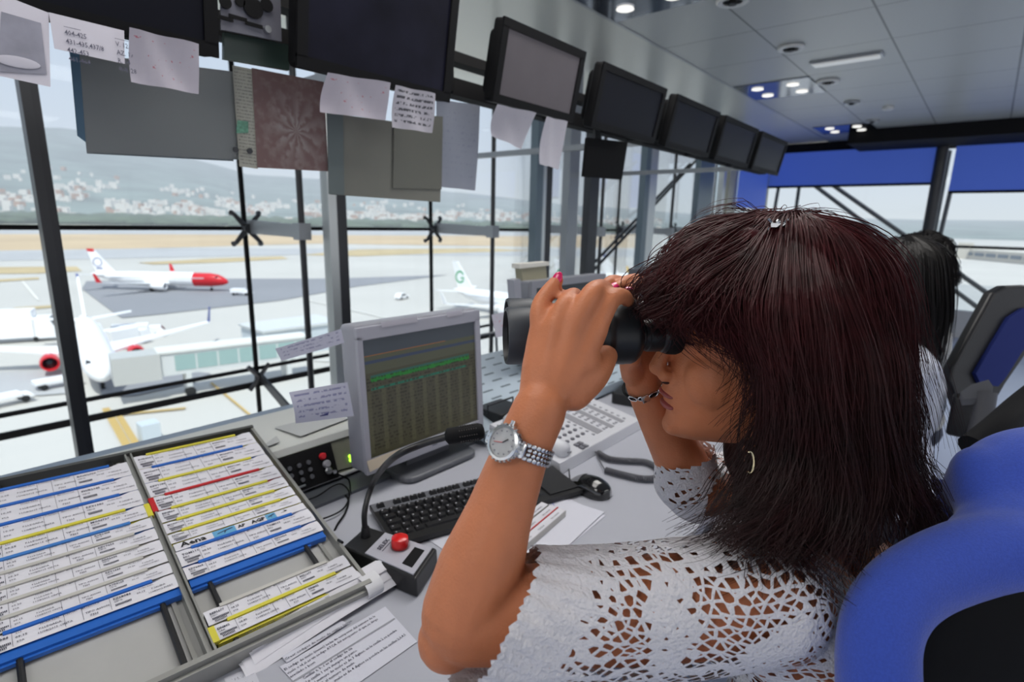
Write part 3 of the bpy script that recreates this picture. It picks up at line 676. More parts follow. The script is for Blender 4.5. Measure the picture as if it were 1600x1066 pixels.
hs('hanging_note', [(197, 46), (306, 71), (311, 147), (205, 128)], YM - .013, pm2, 'white note with small red drawings under the leftmost screen', bend=curl(.015))
hs('hanging_note', [(503, 116), (603, 131), (603, 188), (500, 175)], YM - .013, pm2, 'white note with red and blue marks under the large bluish screen', bend=curl(.02))
t = hs('hanging_note', [(613, 134), (677, 147), (676, 208), (613, 199)], YM - .013, paper_mat('paper_form', (190, 187, 196), (90, 90, 96), 7, .52, .08, words=14, thick=.5), 'small black and white form clipped right of the red marked note', bend=curl(.01))
hs('hanging_note', [(764, 165), (827, 178), (815, 233), (768, 212)], YM - .01, pm3, 'curled blank white note under the pale grey screen', bend=curl(.03))
hs('hanging_note', [(845, 183), (880, 191), (873, 265), (843, 256)], YM - .008, pm3, 'narrow white note hanging right of the curled blank one', bend=curl(.02))
YB = YM + .12
t = hs('hanging_board', [(108, 80), (366, 112), (378, 250), (137, 238)], YB + .02, mat('board_grey', (118, 122, 123), .6, noise_amt=.03, nscale=6), 'large plain grey board hanging left of the floral sheet', 'board')
part('blue_edge', MB().slab([ony(*p, YB + .019) for p in ((121, 212), (134, 222), (124, 82), (109, 80))], .002), mat('board_blue', (70, 100, 122), .6), t)
part('lower_flap', MB().slab([ony(*p, YB + .028) for p in ((136, 240), (365, 252), (365, 225), (134, 222))], .002), mat('board_grey2', (134, 142, 146), .6), t)
t = hs('hanging_strip', [(363, 102), (394, 108), (403, 264), (374, 260)], YB + .012, paper_mat('strip_cream', (176, 174, 162), (120, 120, 120), 30, .5, .02), 'narrow cream strip with a green stamp between grey board and floral sheet', 'strip')
part('green_stamp', MB().slab([ony(*p, YB + .010) for p in ((369, 208), (388, 208), (388, 190), (371, 188))], .0005), mat('stamp_green', (104, 152, 130), .8, noise_amt=.3, nscale=150), t)
part('button', MB().lathe([(.006, 0), (.006, .003)], ony(390, 236, YB + .008), (0, -1, 0), 12).lathe([(.006, 0), (.006, .003)], ony(368, 234, YB + .008), (0, -1, 0), 12), darkm, t)
# floral sheet
fm = mat('floral_sheet', (130, 112, 108), .75); nn, ll, bb = nodes_of(fm)
uv = nn.new('ShaderNodeUVMap'); mp = nn.new('ShaderNodeMapping'); mp.inputs['Location'].default_value = (-.55, -.42, 0); ll.new(uv.outputs[0], mp.inputs[0])
sp_ = nn.new('ShaderNodeSeparateXYZ'); ll.new(mp.outputs[0], sp_.inputs[0])
at2 = mth(nn, ll, 'ARCTAN2', sp_.outputs['Y'], sp_.outputs['X']); ln_ = nn.new('ShaderNodeVectorMath'); ln_.operation = 'LENGTH'; ll.new(mp.outputs[0], ln_.inputs[0])
nz = nn.new('ShaderNodeTexNoise'); nz.inputs['Scale'].default_value = 10; ll.new(uv.outputs[0], nz.inputs['Vector'])
pet = mth(nn, ll, 'SINE', mth(nn, ll, 'ADD', mth(nn, ll, 'MULTIPLY', at2, 11), mth(nn, ll, 'MULTIPLY', nz.outputs['Fac'], 9)))
fal = mth(nn, ll, 'SUBTRACT', .75, mth(nn, ll, 'MULTIPLY', ln_.outputs['Value'], 1.5))
msk = mth(nn, ll, 'MULTIPLY', mth(nn, ll, 'ADD', mth(nn, ll, 'MULTIPLY', pet, .5), .5), fal); q_ = nn.new('ShaderNodeMath'); q_.operation = 'ADD'; q_.use_clamp = True; ll.new(msk, q_.inputs[0]); ll.new(mth(nn, ll, 'MULTIPLY', mth(nn, ll, 'SUBTRACT', nz.outputs['Fac'], .45), 1.2), q_.inputs[1])
mxx = nn.new('ShaderNodeMix'); mxx.data_type = 'RGBA'; mxx.inputs[6].default_value = srgb((118, 94, 92)) + (1,); mxx.inputs[7].default_value = srgb((158, 152, 148)) + (1,); ll.new(q_.outputs[0], mxx.inputs[0]); ll.new(mxx.outputs[2], bb.inputs['Base Color'])
hs('hanging_sheet', [(393, 106), (506, 128), (513, 268), (402, 262)], YB + .010, fm, 'faded brown sheet with a pale flower burst hanging in the window', 'sheet')
t = hs('hanging_board', [(510, 176), (692, 200), (688, 316), (515, 304)], YB + .006, mat('board_olive', (118, 118, 110), .7, noise_amt=.05, nscale=8), 'large olive grey board hanging right of the floral sheet', 'board')
part('dark_panel', MB().slab([ony(*p, YB + .002) for p in ((614, 294), (690, 296), (692, 182), (616, 178))], .002), mat('board_olive2', (104, 105, 97), .7), t)
part('edge_band', MB().slab([ony(*p, YB + .003) for p in ((514, 303), (538, 305), (536, 178), (511, 174))], .002), mat('board_slate', (100, 110, 110), .7), t)
hs('hanging_sheet', [(677, 154), (747, 166), (743, 298), (688, 292)], YB + .014, paper_mat('sheet_lilac', (158, 162, 174), (146, 150, 164), 14, .4, .1), 'pale bluish translucent sheet hanging right of the olive board', 'sheet', bend=curl(.01))
t = thing('hanging_board', ony(946, 248, YB), 'small square matt black panel hanging under the fourth screen', 'panel')
part('panel', MB().slab([ony(*p, YB) for p in ((912, 276), (972, 281), (981, 222), (918, 215))], .012), blackm, t)
part('hanger', MB().slab([ony(*p, YB + .02) for p in ((930, 220), (938, 222), (938, 195), (930, 193))], .01), darkm, t)
# tape bits that hold the notes
lt = MB()
for px, py in ((77, 10), (196, 42), (365, 95), (605, 124), (753, 150)): lt.slab([ony(px - 4, py + 8, YM + .02), ony(px + 4, py + 9, YM + .02), ony(px + 4, py - 8, YM + .02), ony(px - 4, py - 9, YM + .02)], .001)
# ================================================================ DESK AND CONSOLE
ZD = .75
deskm = mat('desk_laminate', (172, 174, 184), .45, noise_amt=.03, nscale=4)
dk = thing('desk', (1.6, .75, 0), 'long pale grey laminate desk running along the windows', 'desk')
part('worktop', MB().prism([V((-.7, .30, ZD - .03)), V((.15, .30, ZD - .03)), V((1.0, .36, ZD - .03)), V((1.7, .44, ZD - .03)), V((2.4, .50, ZD - .03)), V((4.6, .50, ZD - .03)), V((4.6, 1.09, ZD - .03)), V((-.7, 1.09, ZD - .03))], (0, 0, .03)), deskm, dk)
for x in (-.6, 1.7, 4.4): part('leg_panel', MB().bbox((x, .52, 0), (x + .03, 1.04, ZD - .031)), lgrey, dk)
part('front_panel', MB().bbox((-.6, 1.05, .1), (4.4, 1.07, ZD - .031)), lgrey, dk)
# console box behind desk
cn = thing('console', (.3, 1.25, ZD - .2), 'grey equipment console behind the strip rack and desk monitor', 'console')
ctop = mat('console_top', (196, 198, 194), .5); cblue = mat('console_sill', (128, 142, 158), .4); cfr = mat('console_front', (122, 122, 108), .5, noise_amt=.05, nscale=20)
X1, X2 = -1.2, 1.02
part('top', MB().prism([V((X1, 1.105, .86)), V((X1, 1.10, .845)), V((X1, 1.33, .845)), V((X1, 1.33, .865))], (X2 - X1, 0, 0)), ctop, cn)
part('sill', MB().bbox((X1, 1.30, .76), (3.2, 1.395, .852)), cblue, cn)
part('front', MB().prism([V((X1, 1.075, .765)), V((X1, 1.3, .765)), V((X1, 1.3, .845)), V((X1, 1.105, .845))], (X2 - X1, 0, 0)), cfr, cn)
part('kick_strip', MB().bbox((X1, 1.10, .10), (3.2, 1.39, .76)), mat('console_dark', (58, 64, 70), .5), cn)
part('lower_edge', MB().tube([V((X1, 1.07, .768)), V((X2, 1.07, .768))], .005, 8), lgrey, cn)
dc = MB()
for q in (((428, 668), (492, 652), (555, 650), (470, 682)), ((410, 697), (432, 681), (438, 690), (412, 700))): dc.add([onz(*p, .8665) for p in q], [(0, 1, 2, 3)])
part('decal', dc, mat('decal_grey', (172, 174, 174), .6), cn)
# radio set into the console
rd = thing('radio_set', (.55, 1.09, .78), 'black radio control head with round knobs set into the console', 'radio')
q = [(V((x, 1.076 + .03 * v - .012, .768 + .076 * v))) for x, v in ((.385, 0), (.632, 0), (.632, 1), (.385, 1))]
part('body', MB().slab(q, .03), blackm, rd)
def rp(u, v, off=.002): p = q[0] * (1 - u) * (1 - v) + q[1] * u * (1 - v) + q[2] * u * v + q[3] * (1 - u) * v; return p + V((0, -.93, .36)) * off
NR = V((0, -.93, .36)).normalized()
part('display', MB().slab([rp(.08, .25), rp(.42, .25), rp(.42, .85), rp(.08, .85)], .002), mat('radio_lcd', (46, 48, 44), .2), rd)
for u, v, r, m_ in ((.88, .72, .008, mat('knob_red', (200, 40, 50), .4)), (.90, .48, .009, greyp), (.90, .28, .009, steel), (.95, .2, .006, steel)):
    part('knob', MB().lathe([(r, 0), (r, .006), (r * .7, .009)], rp(u, v), NR, 14), m_, rd, 40)
for i in range(3):
    for j in range(3):
        part('key', MB().lathe([(.0055, 0), (.005, .003)], rp(.56 + i * .09, .28 + j * .2), NR, 10), mat('key_grey', (84, 86, 92), .5), rd)
part('logo_print', add_text(MB(), 'ICOM', rp(.60, .08, .003), V((1, 0, 0)), V((0, .36, .93)), .012) if False else MB().box(rp(.62, .12, .002), (.022, .002, .004)), mat('print_pale', (150, 156, 160), .6), rd)
leds = thing('status_led', (.685, 1.07, .79), 'pair of small green lit lamps on the console front', 'indicator lamps')
for dz in (0, .009): part('lamp', MB().lathe([(.0045, 0), (.004, .003)], V((.675, 1.082 + dz * .3, .79 + dz)), NR, 10), mat('led_green', (170, 240, 60), .3, emit=2.2), leds)
solo('low_shelf', MB().bbox((.36, 1.0, .7505), (1.02, 1.074, .7575)), mat('shelf_dark', (86, 90, 96), .4), 'dark strip of shelf between console front and desk edge', 'shelf')
# ---- perforated ventilation panel right of the desk monitor
vp = thing('vent_panel', (1.35, 1.0, .8), 'pale blue grey sloping panel with rows of short slots', 'panel')
PV = lambda u, v: V((1.02 + 1.5 * u, .96 + .34 * v, .79 + .11 * v))
vm_ = mat('vent_blue', (176, 190, 202), .45); nn, ll, bb = nodes_of(vm_); _g = nn.new('ShaderNodeNewGeometry'); _s = nn.new('ShaderNodeSeparateXYZ'); ll.new(_g.outputs['Position'], _s.inputs[0])
_fx = mth(nn, ll, 'FRACT', mth(nn, ll, 'MULTIPLY', _s.outputs['X'], 12.0)); _fy = mth(nn, ll, 'FRACT', mth(nn, ll, 'MULTIPLY', _s.outputs['Y'], 27.0))
_m = mth(nn, ll, 'MULTIPLY', mth(nn, ll, 'LESS_THAN', _fx, .55), mth(nn, ll, 'LESS_THAN', _fy, .17)); _x = nn.new('ShaderNodeMix'); _x.data_type = 'RGBA'; _x.inputs[6].default_value = srgb((176, 190, 202)) + (1,); _x.inputs[7].default_value = srgb((84, 94, 104)) + (1,); ll.new(_m, _x.inputs[0]); ll.new(_x.outputs[2], bb.inputs['Base Color'])
part('plate', MB().prism([PV(0, 0), PV(1, 0), PV(1, .98), PV(0, .98)], (0, 0, -.03)), vm_, vp)

# ---- flight strip rack
RO = V((.221, .708, .79)); RV = V((.046, .489, .11)); RL = RV.length; RV = RV / RL; RU = (V((1, 0, 0)) - RV * RV.x).normalized(); RN = RU.cross(RV)
def R_(u, v, h=0.): return RO + RU * u + RV * v + RN * h
MR = Matrix((RU, RV, RN)).transposed()
rk = thing('strip_rack', R_(0, .25, -.03), 'sloping metal rack holding two columns of flight progress strips', 'strip rack')
rkm = mat('rack_grey', (168, 168, 166), .45, noise_amt=.03, nscale=20); rke = mat('rack_edge', (150, 150, 146), .35, .4)
def rbx(mb, u0, u1, v0, v1, h0, h1): return mb.box(R_((u0 + u1) / 2, (v0 + v1) / 2, (h0 + h1) / 2), (u1 - u0, v1 - v0, h1 - h0), MR)
CW = .222
part('base_plate', rbx(MB(), -CW - .26, CW + .003, -.008, RL + .012, -.022, -.016), rkm, rk)
part('end_frame', rbx(MB(), -CW - .26, CW + .007, RL + .004, RL + .012, -.03, .004), mat('rack_dark', (84, 84, 82), .4, .3), rk)
nf = MB(); rbx(nf, -CW - .26, CW + .007, -.016, -.008, -.05, .003); rbx(nf, -CW - .26, CW + .007, -.022, -.016, -.05, -.006); part('near_frame', nf, rke, rk)
part('side_frame', rbx(MB(), CW + .001, CW + .007, -.016, RL + .012, -.05, .001), rke, rk)
part('side_skirt', MB().prism([R_(CW + .002, -.01, -.03), R_(CW + .002, RL, -.03), V((R_(CW, RL).x, R_(CW, RL).y, .765)), V((R_(CW, 0).x, R_(CW, 0).y, .752))], (-.006, 0, 0)), darkm, rk)
for u in (-.004, -CW - .006):
    dv = MB()
    for k, (a, b, h) in enumerate(((-.007, -.004, .003), (-.003, .001, -.003), (.002, .005, .003))): rbx(dv, u + a, u + b, -.008, RL + .004, -.016, h)
    part('divider', dv, rke, rk)
rods = []
for u in (.028, .178, -.036, -.19):
    part('rail_rod', MB().tube([R_(u, -.004, -.008), R_(u + .002, RL, -.008)], .0042, 10), black, rk)
for u in (.204, -.022): part('thin_rail', rbx(MB(), u - .003, u + .003, 0, RL, -.016, -.011), rke, rk)
inkm = mat('strip_ink', (58, 58, 72), .8); paperw = mat('strip_paper', (214, 213, 220), .7, noise_amt=.02, nscale=40)
HC = dict(b=mat('holder_blue', (36, 98, 186), .35), y=mat('holder_yellow', (206, 196, 60), .4), r=mat('holder_red', (186, 30, 34), .35), w=mat('holder_white', (186, 184, 178), .45),
          l=mat('holder_lightblue', (60, 120, 190), .4))
def strip_holder(u0, v0, hgt, colr, lab, fl, ct='08.40', lip=.003, ends=None, air='320', group='flight strips in the rack', right='11/08/2015', W=.215, ad='CDG'):
    O = R_(u0, v0, .0)
    t = thing('flight_strip', O, lab, 'flight strip', group)
    h0 = -.012
    hb = MB(); rbx(hb, u0 + .0015, u0 + W - .0015, v0 - lip, v0 + hgt - .001, h0, -.002)
    if lip > .006: rbx(hb, u0 + .0015, u0 + W * .86, v0 - lip - .004, v0 - lip, h0, -.006)
    rbx(hb, u0 + .022, u0 + W - .03, v0 + hgt - .006, v0 + hgt - .0005, -.004, .0035)
    part('holder', hb, HC[colr], t)
    if ends == 'l' or ends == 'r':
        e = MB(); uu = u0 - .004 if ends == 'l' else u0 + W - .004; rbx(e, uu, uu + .008, v0 - .002, v0 + hgt - .004, -.004, .0035); part('holder_end', e, HC[colr], t)
    pp = MB(); a, b = v0 + .0, v0 + hgt - .0068
    # label bows up slightly in the middle
    pp.grid(lambda x, y: R_(u0 + W * x, a + (b - a) * y + (hgt * .12 if x < .1 or x > .86 else 0) * y, .0012 + .0015 * math.sin(PI * y)), 14, 4)
    part('paper_strip', pp, paperw, t, 'full')
    ink = MB(); k = (b - a) / .0245 ; z = .0034
    def T(s, u, v, sz, bold=.01): add_text(ink, s, R_(u0 + u, a + v * k, z), RU, RV, sz * min(k, 1.15), bold)
    T(fl, .006, .0165, .0056, .025); T(ad, .006, .0115, .0046)
    for j in range(13): rbx(ink, u0 + .007 + j * .0017, u0 + .007 + j * .0017 + .0010, a + .006 * k, a + .0095 * k, z - .0002, z)
    for j in range(9): rbx(ink, u0 + .009 + j * .0018, u0 + .009 + j * .0018 + .0010, a + .0015 * k, a + .0048 * k, z - .0002, z)
    T('ETA', .034, .0195, .0032); T(ct, .033, .012, .0052); T('ETA', .034, .005, .004)
    T('HORA REAL   PUNTIAC   MATRICULA', .058, .0205, .0036); T('F.LLEGADA', .056, .0125, .0044); T('11/08/2015 CINTA', .054, .006, .0044)
    T('TIPO AVION', .104, .010, .0046); T(air, .108, .0035, .0052)
    T(fl, .136, .0165, .0056, .025); T(ad, .136, .0115, .0044)
    for j in range(12): rbx(ink, u0 + .137 + j * .0016, u0 + .137 + j * .0016 + .0009, a + .005 * k, a + .0085 * k, z - .0002, z)
    T('HORA REAL', .166, .019, .0034); T(ct, .163, .012, .0046); T('F.SALIDA', .181, .0115, .0042); T(right + ' PUERT', .176, .0055, .0038)
    for u in (.030, .082, .101, .132): rbx(ink, u0 + u, u0 + u + .0004, a + .001, b - .001, z - .0002, z)
    part('strip_lettering', ink, inkm, t)
    return t
c2 = [(.4483, 'y', 'RYR9061', '09.10', 'OPO'), (.4005, 'b', 'MON974', '09.10', 'MAN'), (.3553, 'y', 'EZY1189', '09.05', 'LGW'), (.3133, 'r', 'MON978', '09.00', 'BHX'), (.2789, 'y', 'EIN860', '09.00', 'DUB'),
      (.2485, 'y', 'MON9110', '09.00', 'LTN'), (.2216, 'y', 'EZY984A', '08.55', 'LGW'), (.2013, 'A', '', '', ''), (.1636, 'b', 'TOM111', '08.50', 'BRS'), (.1333, 'b', 'EZY6464', '08.50', 'GLA')]
nice = {'y': 'yellow', 'b': 'blue', 'r': 'red', 'w': 'white', 'l': 'thin blue'}
prev = .4945
for i, (v, c, fl, ct, ad) in enumerate(c2):
    hgt = prev - v; prev = v
    if c == 'A':
        t = thing('title_strip', R_(.0, v, 0), 'long title strip reading Aena with two small airplane pictures', 'title strip')
        part('holder', rbx(MB(), .002, CW - .004, v - .002, v + hgt, -.012, -.002), mat('holder_tan', (150, 146, 132), .5), t)
        part('paper_strip', rbx(MB(), .003, CW - .006, v, v + hgt - .003, -.002, .0012), paperw, t)
        bk = mat('ink_black', (24, 24, 28), .7)
        tx = MB(); add_text(tx, 'Aena', R_(.012, v + .005, .002), RU, RV, .0155, .03, 1.15); part('lettering', tx, bk, t)
        tx = MB(); add_text(tx, 'AP', R_(.099, v + .006, .002), RU, RV, .010, .04); add_text(tx, 'AGP', R_(.121, v + .005, .002), RU, RV, .012, .04)
        tx.prism([R_(.172, v + .008, .002), R_(.184, v + .010, .002), R_(.178, v + .015, .002), R_(.180, v + .0105, .002)], RN * .0003)
        part('lettering', tx, bk, t)
        for a, b in ((.060, .095), (.146, .163)):
            pc = part('picture', rbx(MB(), a, b, v + .001, v + hgt - .004, .0012, .0018), mat('picture_blue', (96, 160, 200), .5), t)
            s = (b - a); pl_ = MB().prism([R_(a + s * .15, v + .007, .0022), R_(a + s * .9, v + .011, .0022), R_(a + s * .85, v + .013, .0022), R_(a + s * .2, v + .009, .0022)], RN * .0002).prism([R_(a + s * .5, v + .009, .0022), R_(a + s * .45, v + .003, .0022), R_(a + s * .58, v + .009, .0022)], RN * .0002)
            part('picture_airplane', pl_, mat('ink_navy', (30, 44, 70), .6), pc)
        continue
    strip_holder(.002 if i > 6 else .0, v, hgt, c, '%s edged strip %s of the right column, flight %s' % (nice[c], ('topmost', 'second', 'third', 'fourth', 'fifth', 'sixth', 'seventh', '', 'upper of two', 'lowest large')[i], fl), fl, ct,
                 lip=.014 if i == 9 else .003, ends='l' if c == 'r' else None, ad=ad, group=None)
strip_holder(.003, .0345, .030, 'w', 'white strip BEE1677 lying alone near the bottom of the right column', 'BEE1677', '08.25', ad='SOU', group=None)
strip_holder(.004, .0045, .030, 'y', 'yellow edged strip EIN802 at the very bottom of the right column', 'EIN802', '08.40', ends='l', ad='ORK', group=None)
c1 = [(.4376, 'b', 'BAW2709', '10.05'), (.3886, 'b', 'SWR2145', '10.05'), (.3425, 'b', 'EZY1386', '10.00'), (.3050, 'y', 'MON737', '09.55'), (.2750, 'l', 'RYR5498', '09.35'), (.2440, 'w', 'EZY7656', '09.30'),
      (.2150, 'w', 'AEA5036', '09.25'), (.1863, 'w', 'EZY1636', '09.20'), (.1590, 'w', 'RYR8163', '09.15'), (.1266, 'b', 'EZS8086', '09.15')]
words = ('topmost', 'second', 'third', 'fourth', 'fifth', 'sixth', 'seventh', 'eighth', 'ninth', 'lowest')
prev = .484
for i, (v, c, fl, ct) in enumerate(c1):
    hgt = prev - v; prev = v
    strip_holder(-CW - .002, v, hgt, c, '%s edged strip, %s of the left column, flight %s' % (nice[c], words[i], fl), fl, ct, lip=.014 if i == 9 else .003, ends='r' if c == 'y' else None, air='73H', group=None)
# ---- rolled bundle of strips
bd = thing('strip_bundle', onz(470, 990, ZD), 'thick bundle of loose white strips folded in a white paper band', 'paper bundle')
A0 = onz(395, 1025, ZD + .012); B0 = onz(590, 905, ZD + .022); dB = (B0 - A0).normalized(); nB = dB.cross(UP).normalized()
if nB.y > 0: nB = -nB
rb = random.Random(2)
for k in range(9):
    o = rb.uniform(-.003, .004); w_ = .026
    A1 = A0 + dB * (.004 * k % .013 - .006) + nB * (.010 - k * .0022 + o); A1.z = ZD + .004 + k * .0022
    def fn(u, v, A1=A1, k=k): return A1 + dB * (.262 * u + (-.012 if k < 3 else 0)) - nB * (w_ * (v - .3)) + UP * (.010 * math.sin(PI * u) * .4 + .006 * math.sin(v * 2.4) - .006 * (1 - v) * (1 if k < 7 else .5))
    part('loose_strip', MB().grid(fn, 16, 5), paperw, bd, 'full')
lt = MB(); top_ = lambda u, v: A0 + dB * (.262 * u) + nB * (.010 - 8 * .0022) - nB * (w_ * (v - .3)) + V((0, 0, 0))
zz = ZD + .004 + 8 * .0022 + .0122
def BT(s, u, v, sz, b=.015):
    O = A0 + dB * (.262 * u) + nB * (.010 - .0176) - nB * (.026 * (v - .3)); O.z = zz + .001 + .001 * v; add_text(lt, s, O, dB, -nB, sz, b)
for s_, u, v, sz in (('SUR2118', .0, .66, .0056), ('ZRH', .0, .42, .0046), ('10.20', .11, .5, .005), ('ETA', .115, .2, .004), ('HORA REAL  PUNTIAC  MATRICULA', .22, .8, .0036), ('F.LLEGADA', .21, .48, .0044), ('11/08/2015 CINTA', .2, .2, .0044), ('TIPO AVION', .43, .45, .0044), ('321', .44, .15, .005), ('SUR2118', .56, .66, .005), ('F.SALIDA', .82, .45, .0042), ('11/08/2015', .83, .2, .0042)): BT(s_, u, v, sz)
for j in range(12):
    O = A0 + dB * (.004 + j * .0018) + nB * (-.0076) ; O.z = zz + .001; lt.add([O, O + dB * .001, O + dB * .001 - nB * .004, O - nB * .004], [(0, 1, 2, 3)])
part('strip_lettering', lt, inkm, bd)
bandpts = []
bn = MB()
def bfn(u, v):
    a = 2 * PI * v; c = A0 + dB * (.175 + .030 * u) + nB * (-.003); c.z = ZD + .019; return c + nB * (.0245 * math.cos(a)) + UP * (.0185 * math.sin(a)) if True else None
bn.grid(bfn, 3, 24); part('paper_band', bn, mat('band_white', (212, 212, 216), .6), bd, 'full')
# ---- papers on the desk
deskpaper = paper_mat('instruction_print', (200, 201, 212), (70, 70, 84), 12, .58, .04, trans=0, words=40, thick=.42)
def flat_paper(px, lab, m, z=.0012, cat='paper', group=None):
    q = [onz(*p, ZD + z) for p in px]; return sheet('paper_sheet', q, m, lab, cat, group)
I1 = [(530, 955), (600, 948), (650, 1003), (545, 1120)]
t = flat_paper([(437, 1042), (602, 948), (652, 1003), (500, 1110)], 'printed instruction sheet on the desk under the elbow', mat('sheet_white', (202, 203, 214), .7), z=.0015)
org_ = onz(443, 1046, ZD + .0022); e1 = (onz(604, 950, ZD + .0022) - org_); U1 = e1.normalized(); V1 = UP.cross(U1)
tx = MB()
for i, s in enumerate(('El codigo de vuelo (nuevo) se ha de componer del numero de la', 'vuelo o id si es un codigo ATCA del aeropuerto al que se dirige', 'asociado a buen')): add_text(tx, s, org_ - V1 * (.004 + i * .0085), U1, V1, .0068, .006, .82)
for i, s in enumerate(('   Casillas a, b, c es el codigo de cia', '   La casilla 1 sera siempre un punto.', '   Si el numero de vuelo es de 3 digitos, en la casilla 2 se pondra', '   2, 4 y 5 el numero de vuelo.', '   numero de vuelo es de 4 digitos se pondra en las casillas 2,3,4,5')): add_text(tx, s, org_ - V1 * (.036 + i * .0085) + U1 * .006, U1, V1, .0068, .006, .82)
part('sheet_lettering', tx, mat('ink_dark', (60, 60, 74), .8), t)
gb = MB(); 
for d0 in (.0275,): gb.add([org_ - V1 * d0 - U1 * .01, org_ - V1 * d0 + e1 * .97, org_ - V1 * (d0 + .003) + e1 * .97, org_ - V1 * (d0 + .003) - U1 * .01], [(0, 3, 2, 1)])
part('grey_gap', gb, mat('grey_ink', (150, 152, 160), .7), t)
p1 = [(437, 1022), (528, 966), (543, 975), (448, 1036)]
t = flat_paper(p1, 'short printed label strip above the instruction sheet', mat('sheet_white', (202, 203, 214), .7), z=.003)
o_ = onz(446, 1032, ZD + .0038); tx = MB(); add_text(tx, 'Crear codigos de vuelo de cuatro letras.', o_, U1, V1, .0065, .006); part('sheet_lettering', tx, mat('ink_dark', (60, 60, 74), .8), t)
flat_paper([(350, 1060), (395, 1042), (420, 1100), (370, 1110)], 'corner of a white sheet under the strip bundle at the bottom edge', paper_mat('sheet_few_words', (196, 197, 206), (110, 110, 124), 5, .4, .1, trans=0), z=.001)
flat_paper([(664, 840), (842, 757), (946, 806), (800, 930)], 'large white sheet under the forearm between keyboard and mouse', mat('sheet_white', (202, 203, 214), .7), z=.0012)
flat_paper([(700, 868), (836, 765), (944, 800), (872, 868)], 'upper loose white sheet with blue pen marks near the mouse', mat('sheet_white2', (208, 209, 220), .7), z=.0035)
pen = MB()
for a, b in (((838, 782), (852, 787)), ((852, 787), (866, 783)), ((856, 777), (866, 790)), ((832, 772), (846, 771))): pen.tube([onz(*a, ZD + .0045), onz(*b, ZD + .0045)], .0006, 5)
solo('pen_mark', pen, mat('ink_blue', (90, 100, 190), .6), 'blue pen scribble on the loose sheet near the mouse', 'scribble')
# stack of strips on the sheet
st = thing('strip_stack', onz(840, 830, ZD), 'white strip holders with a red line lying on the sheet behind the forearm', 'flight strips')
SA = onz(790, 880, ZD + .01); SB = onz(886, 797, ZD + .01); sd = (SB - SA).normalized(); sn = UP.cross(sd)
for k in range(3):
    c = (SA + SB) / 2 + sn * (.004 + k * .021); M3 = Matrix((sd, sn, UP)).transposed()
    part('holder', MB().box(c, (.20, .018, .014), M3), mat('holder_white', (186, 184, 178), .45), st); part('paper_strip', MB().box(c + UP * .0075, (.196, .017, .001), M3), paperw, st)
    tx = MB()
    for j, s in enumerate(('11/08 ETA', 'F.SALIDA', 'TIPO AVION')): add_text(tx, s, c + UP * .0085 + sd * (-.05 + j * .05) + sn * -.004, sd, sn, .0055, .01)
    part('strip_lettering', tx, inkm, st)
part('red_line', MB().box((SA + SB) / 2 + sn * .0145 + UP * .008, (.2, .0022, .002), Matrix((sd, sn, UP)).transposed()), HC['r'], st)
# red glasses: thin rims
gs = thing('spectacles', onz(855, 880, ZD), 'folded reading glasses with thin red rims beside the elbow', 'glasses')
c = onz(872, 880, ZD + .016); a_ = sd; u_ = V((0, 0, 1)); nG = sn
def rim(c, w_, h_): return MB().tube([c + a_ * (w_ * math.cos(t_)) + (u_ * .55 + nG * .6).normalized() * (h_ * math.sin(t_)) for t_ in [2 * PI * k / 28 for k in range(29)]], .0011, 6, cap=False)
redm = mat('red_frame', (176, 30, 44), .3)
part('rim', rim(c, .023, .016), redm, gs, 60); part('rim', rim(c - a_ * .054, .023, .016), redm, gs, 60)
part('bridge', MB().tube([c - a_ * .023, c - a_ * .027 + u_ * .006, c - a_ * .031], .0011, 6), redm, gs)
part('temple', MB().tube(smooth_pts([c + a_ * .023 + u_ * .006, c + a_ * .012 + nG * .03 + u_ * .0, c - a_ * .05 + nG * .035 - u_ * .006], 6), .0011, 6), mat('temple_tan', (178, 120, 100), .4), gs)
part('lens', MB().ball(c, (.022, .015, .0006), Matrix((a_, (u_ * .55 + nG * .6).normalized(), a_.cross(u_ * .55 + nG * .6).normalized())).transposed(), 20, 6), glass_mat('lens_glass', (235, 235, 240), .05), gs)
# ---- desk microphone
mcx = thing('desk_microphone', onz(605, 870, ZD), 'black gooseneck desk microphone with big red button', 'microphone')
BZ = ZD + .036; m = {k: onz(*p, BZ) for k, p in dict(a=(536, 858), b=(572, 826), c=(683, 857), d=(650, 905)).items()}
# top outline (a: left near, b: far left, c: far right, d: near right)
top = [m['a'], m['d'], m['c'], m['b']]; low = []
cen = sum(top, V()) / 4
for p in top: o = (p - cen); low.append(V((cen.x + o.x * 1.02, cen.y + o.y * 1.02, ZD + .001)))
fa = .008
top[0] = top[0] + UP * .006; top[3] = top[3] + UP * .006
bdy = MB().add(top + low, [(0, 1, 2, 3), (7, 6, 5, 4), (0, 4, 5, 1), (1, 5, 6, 2), (2, 6, 7, 3), (3, 7, 4, 0)])
o_ = part('base', bdy, black, mcx); bv = o_.modifiers.new('bevel', 'BEVEL'); bv.width = .004; bv.segments = 3
def mq(u, v, h=0.):     # u along a->d , v towards b/c
    p = top[0] * (1 - u) * (1 - v) + top[1] * u * (1 - v) + top[2] * u * v + top[3] * (1 - u) * v; return p + UP * h
mU = (mq(1, .5) - mq(0, .5)).normalized(); mV = (mq(.5, 1) - mq(.5, 0)).normalized()
part('face_plate', MB().slab([mq(.30, .06, .002), mq(.95, .06, .002), mq(.95, .94, .002), mq(.30, .94, .002)], .002), mat('plate_silver', (176, 176, 186), .45), mcx)
part('black_window', MB().slab([mq(.76, .2, .003), mq(.89, .2, .003), mq(.89, .78, .003), mq(.76, .78, .003)], .001), blackm, mcx)
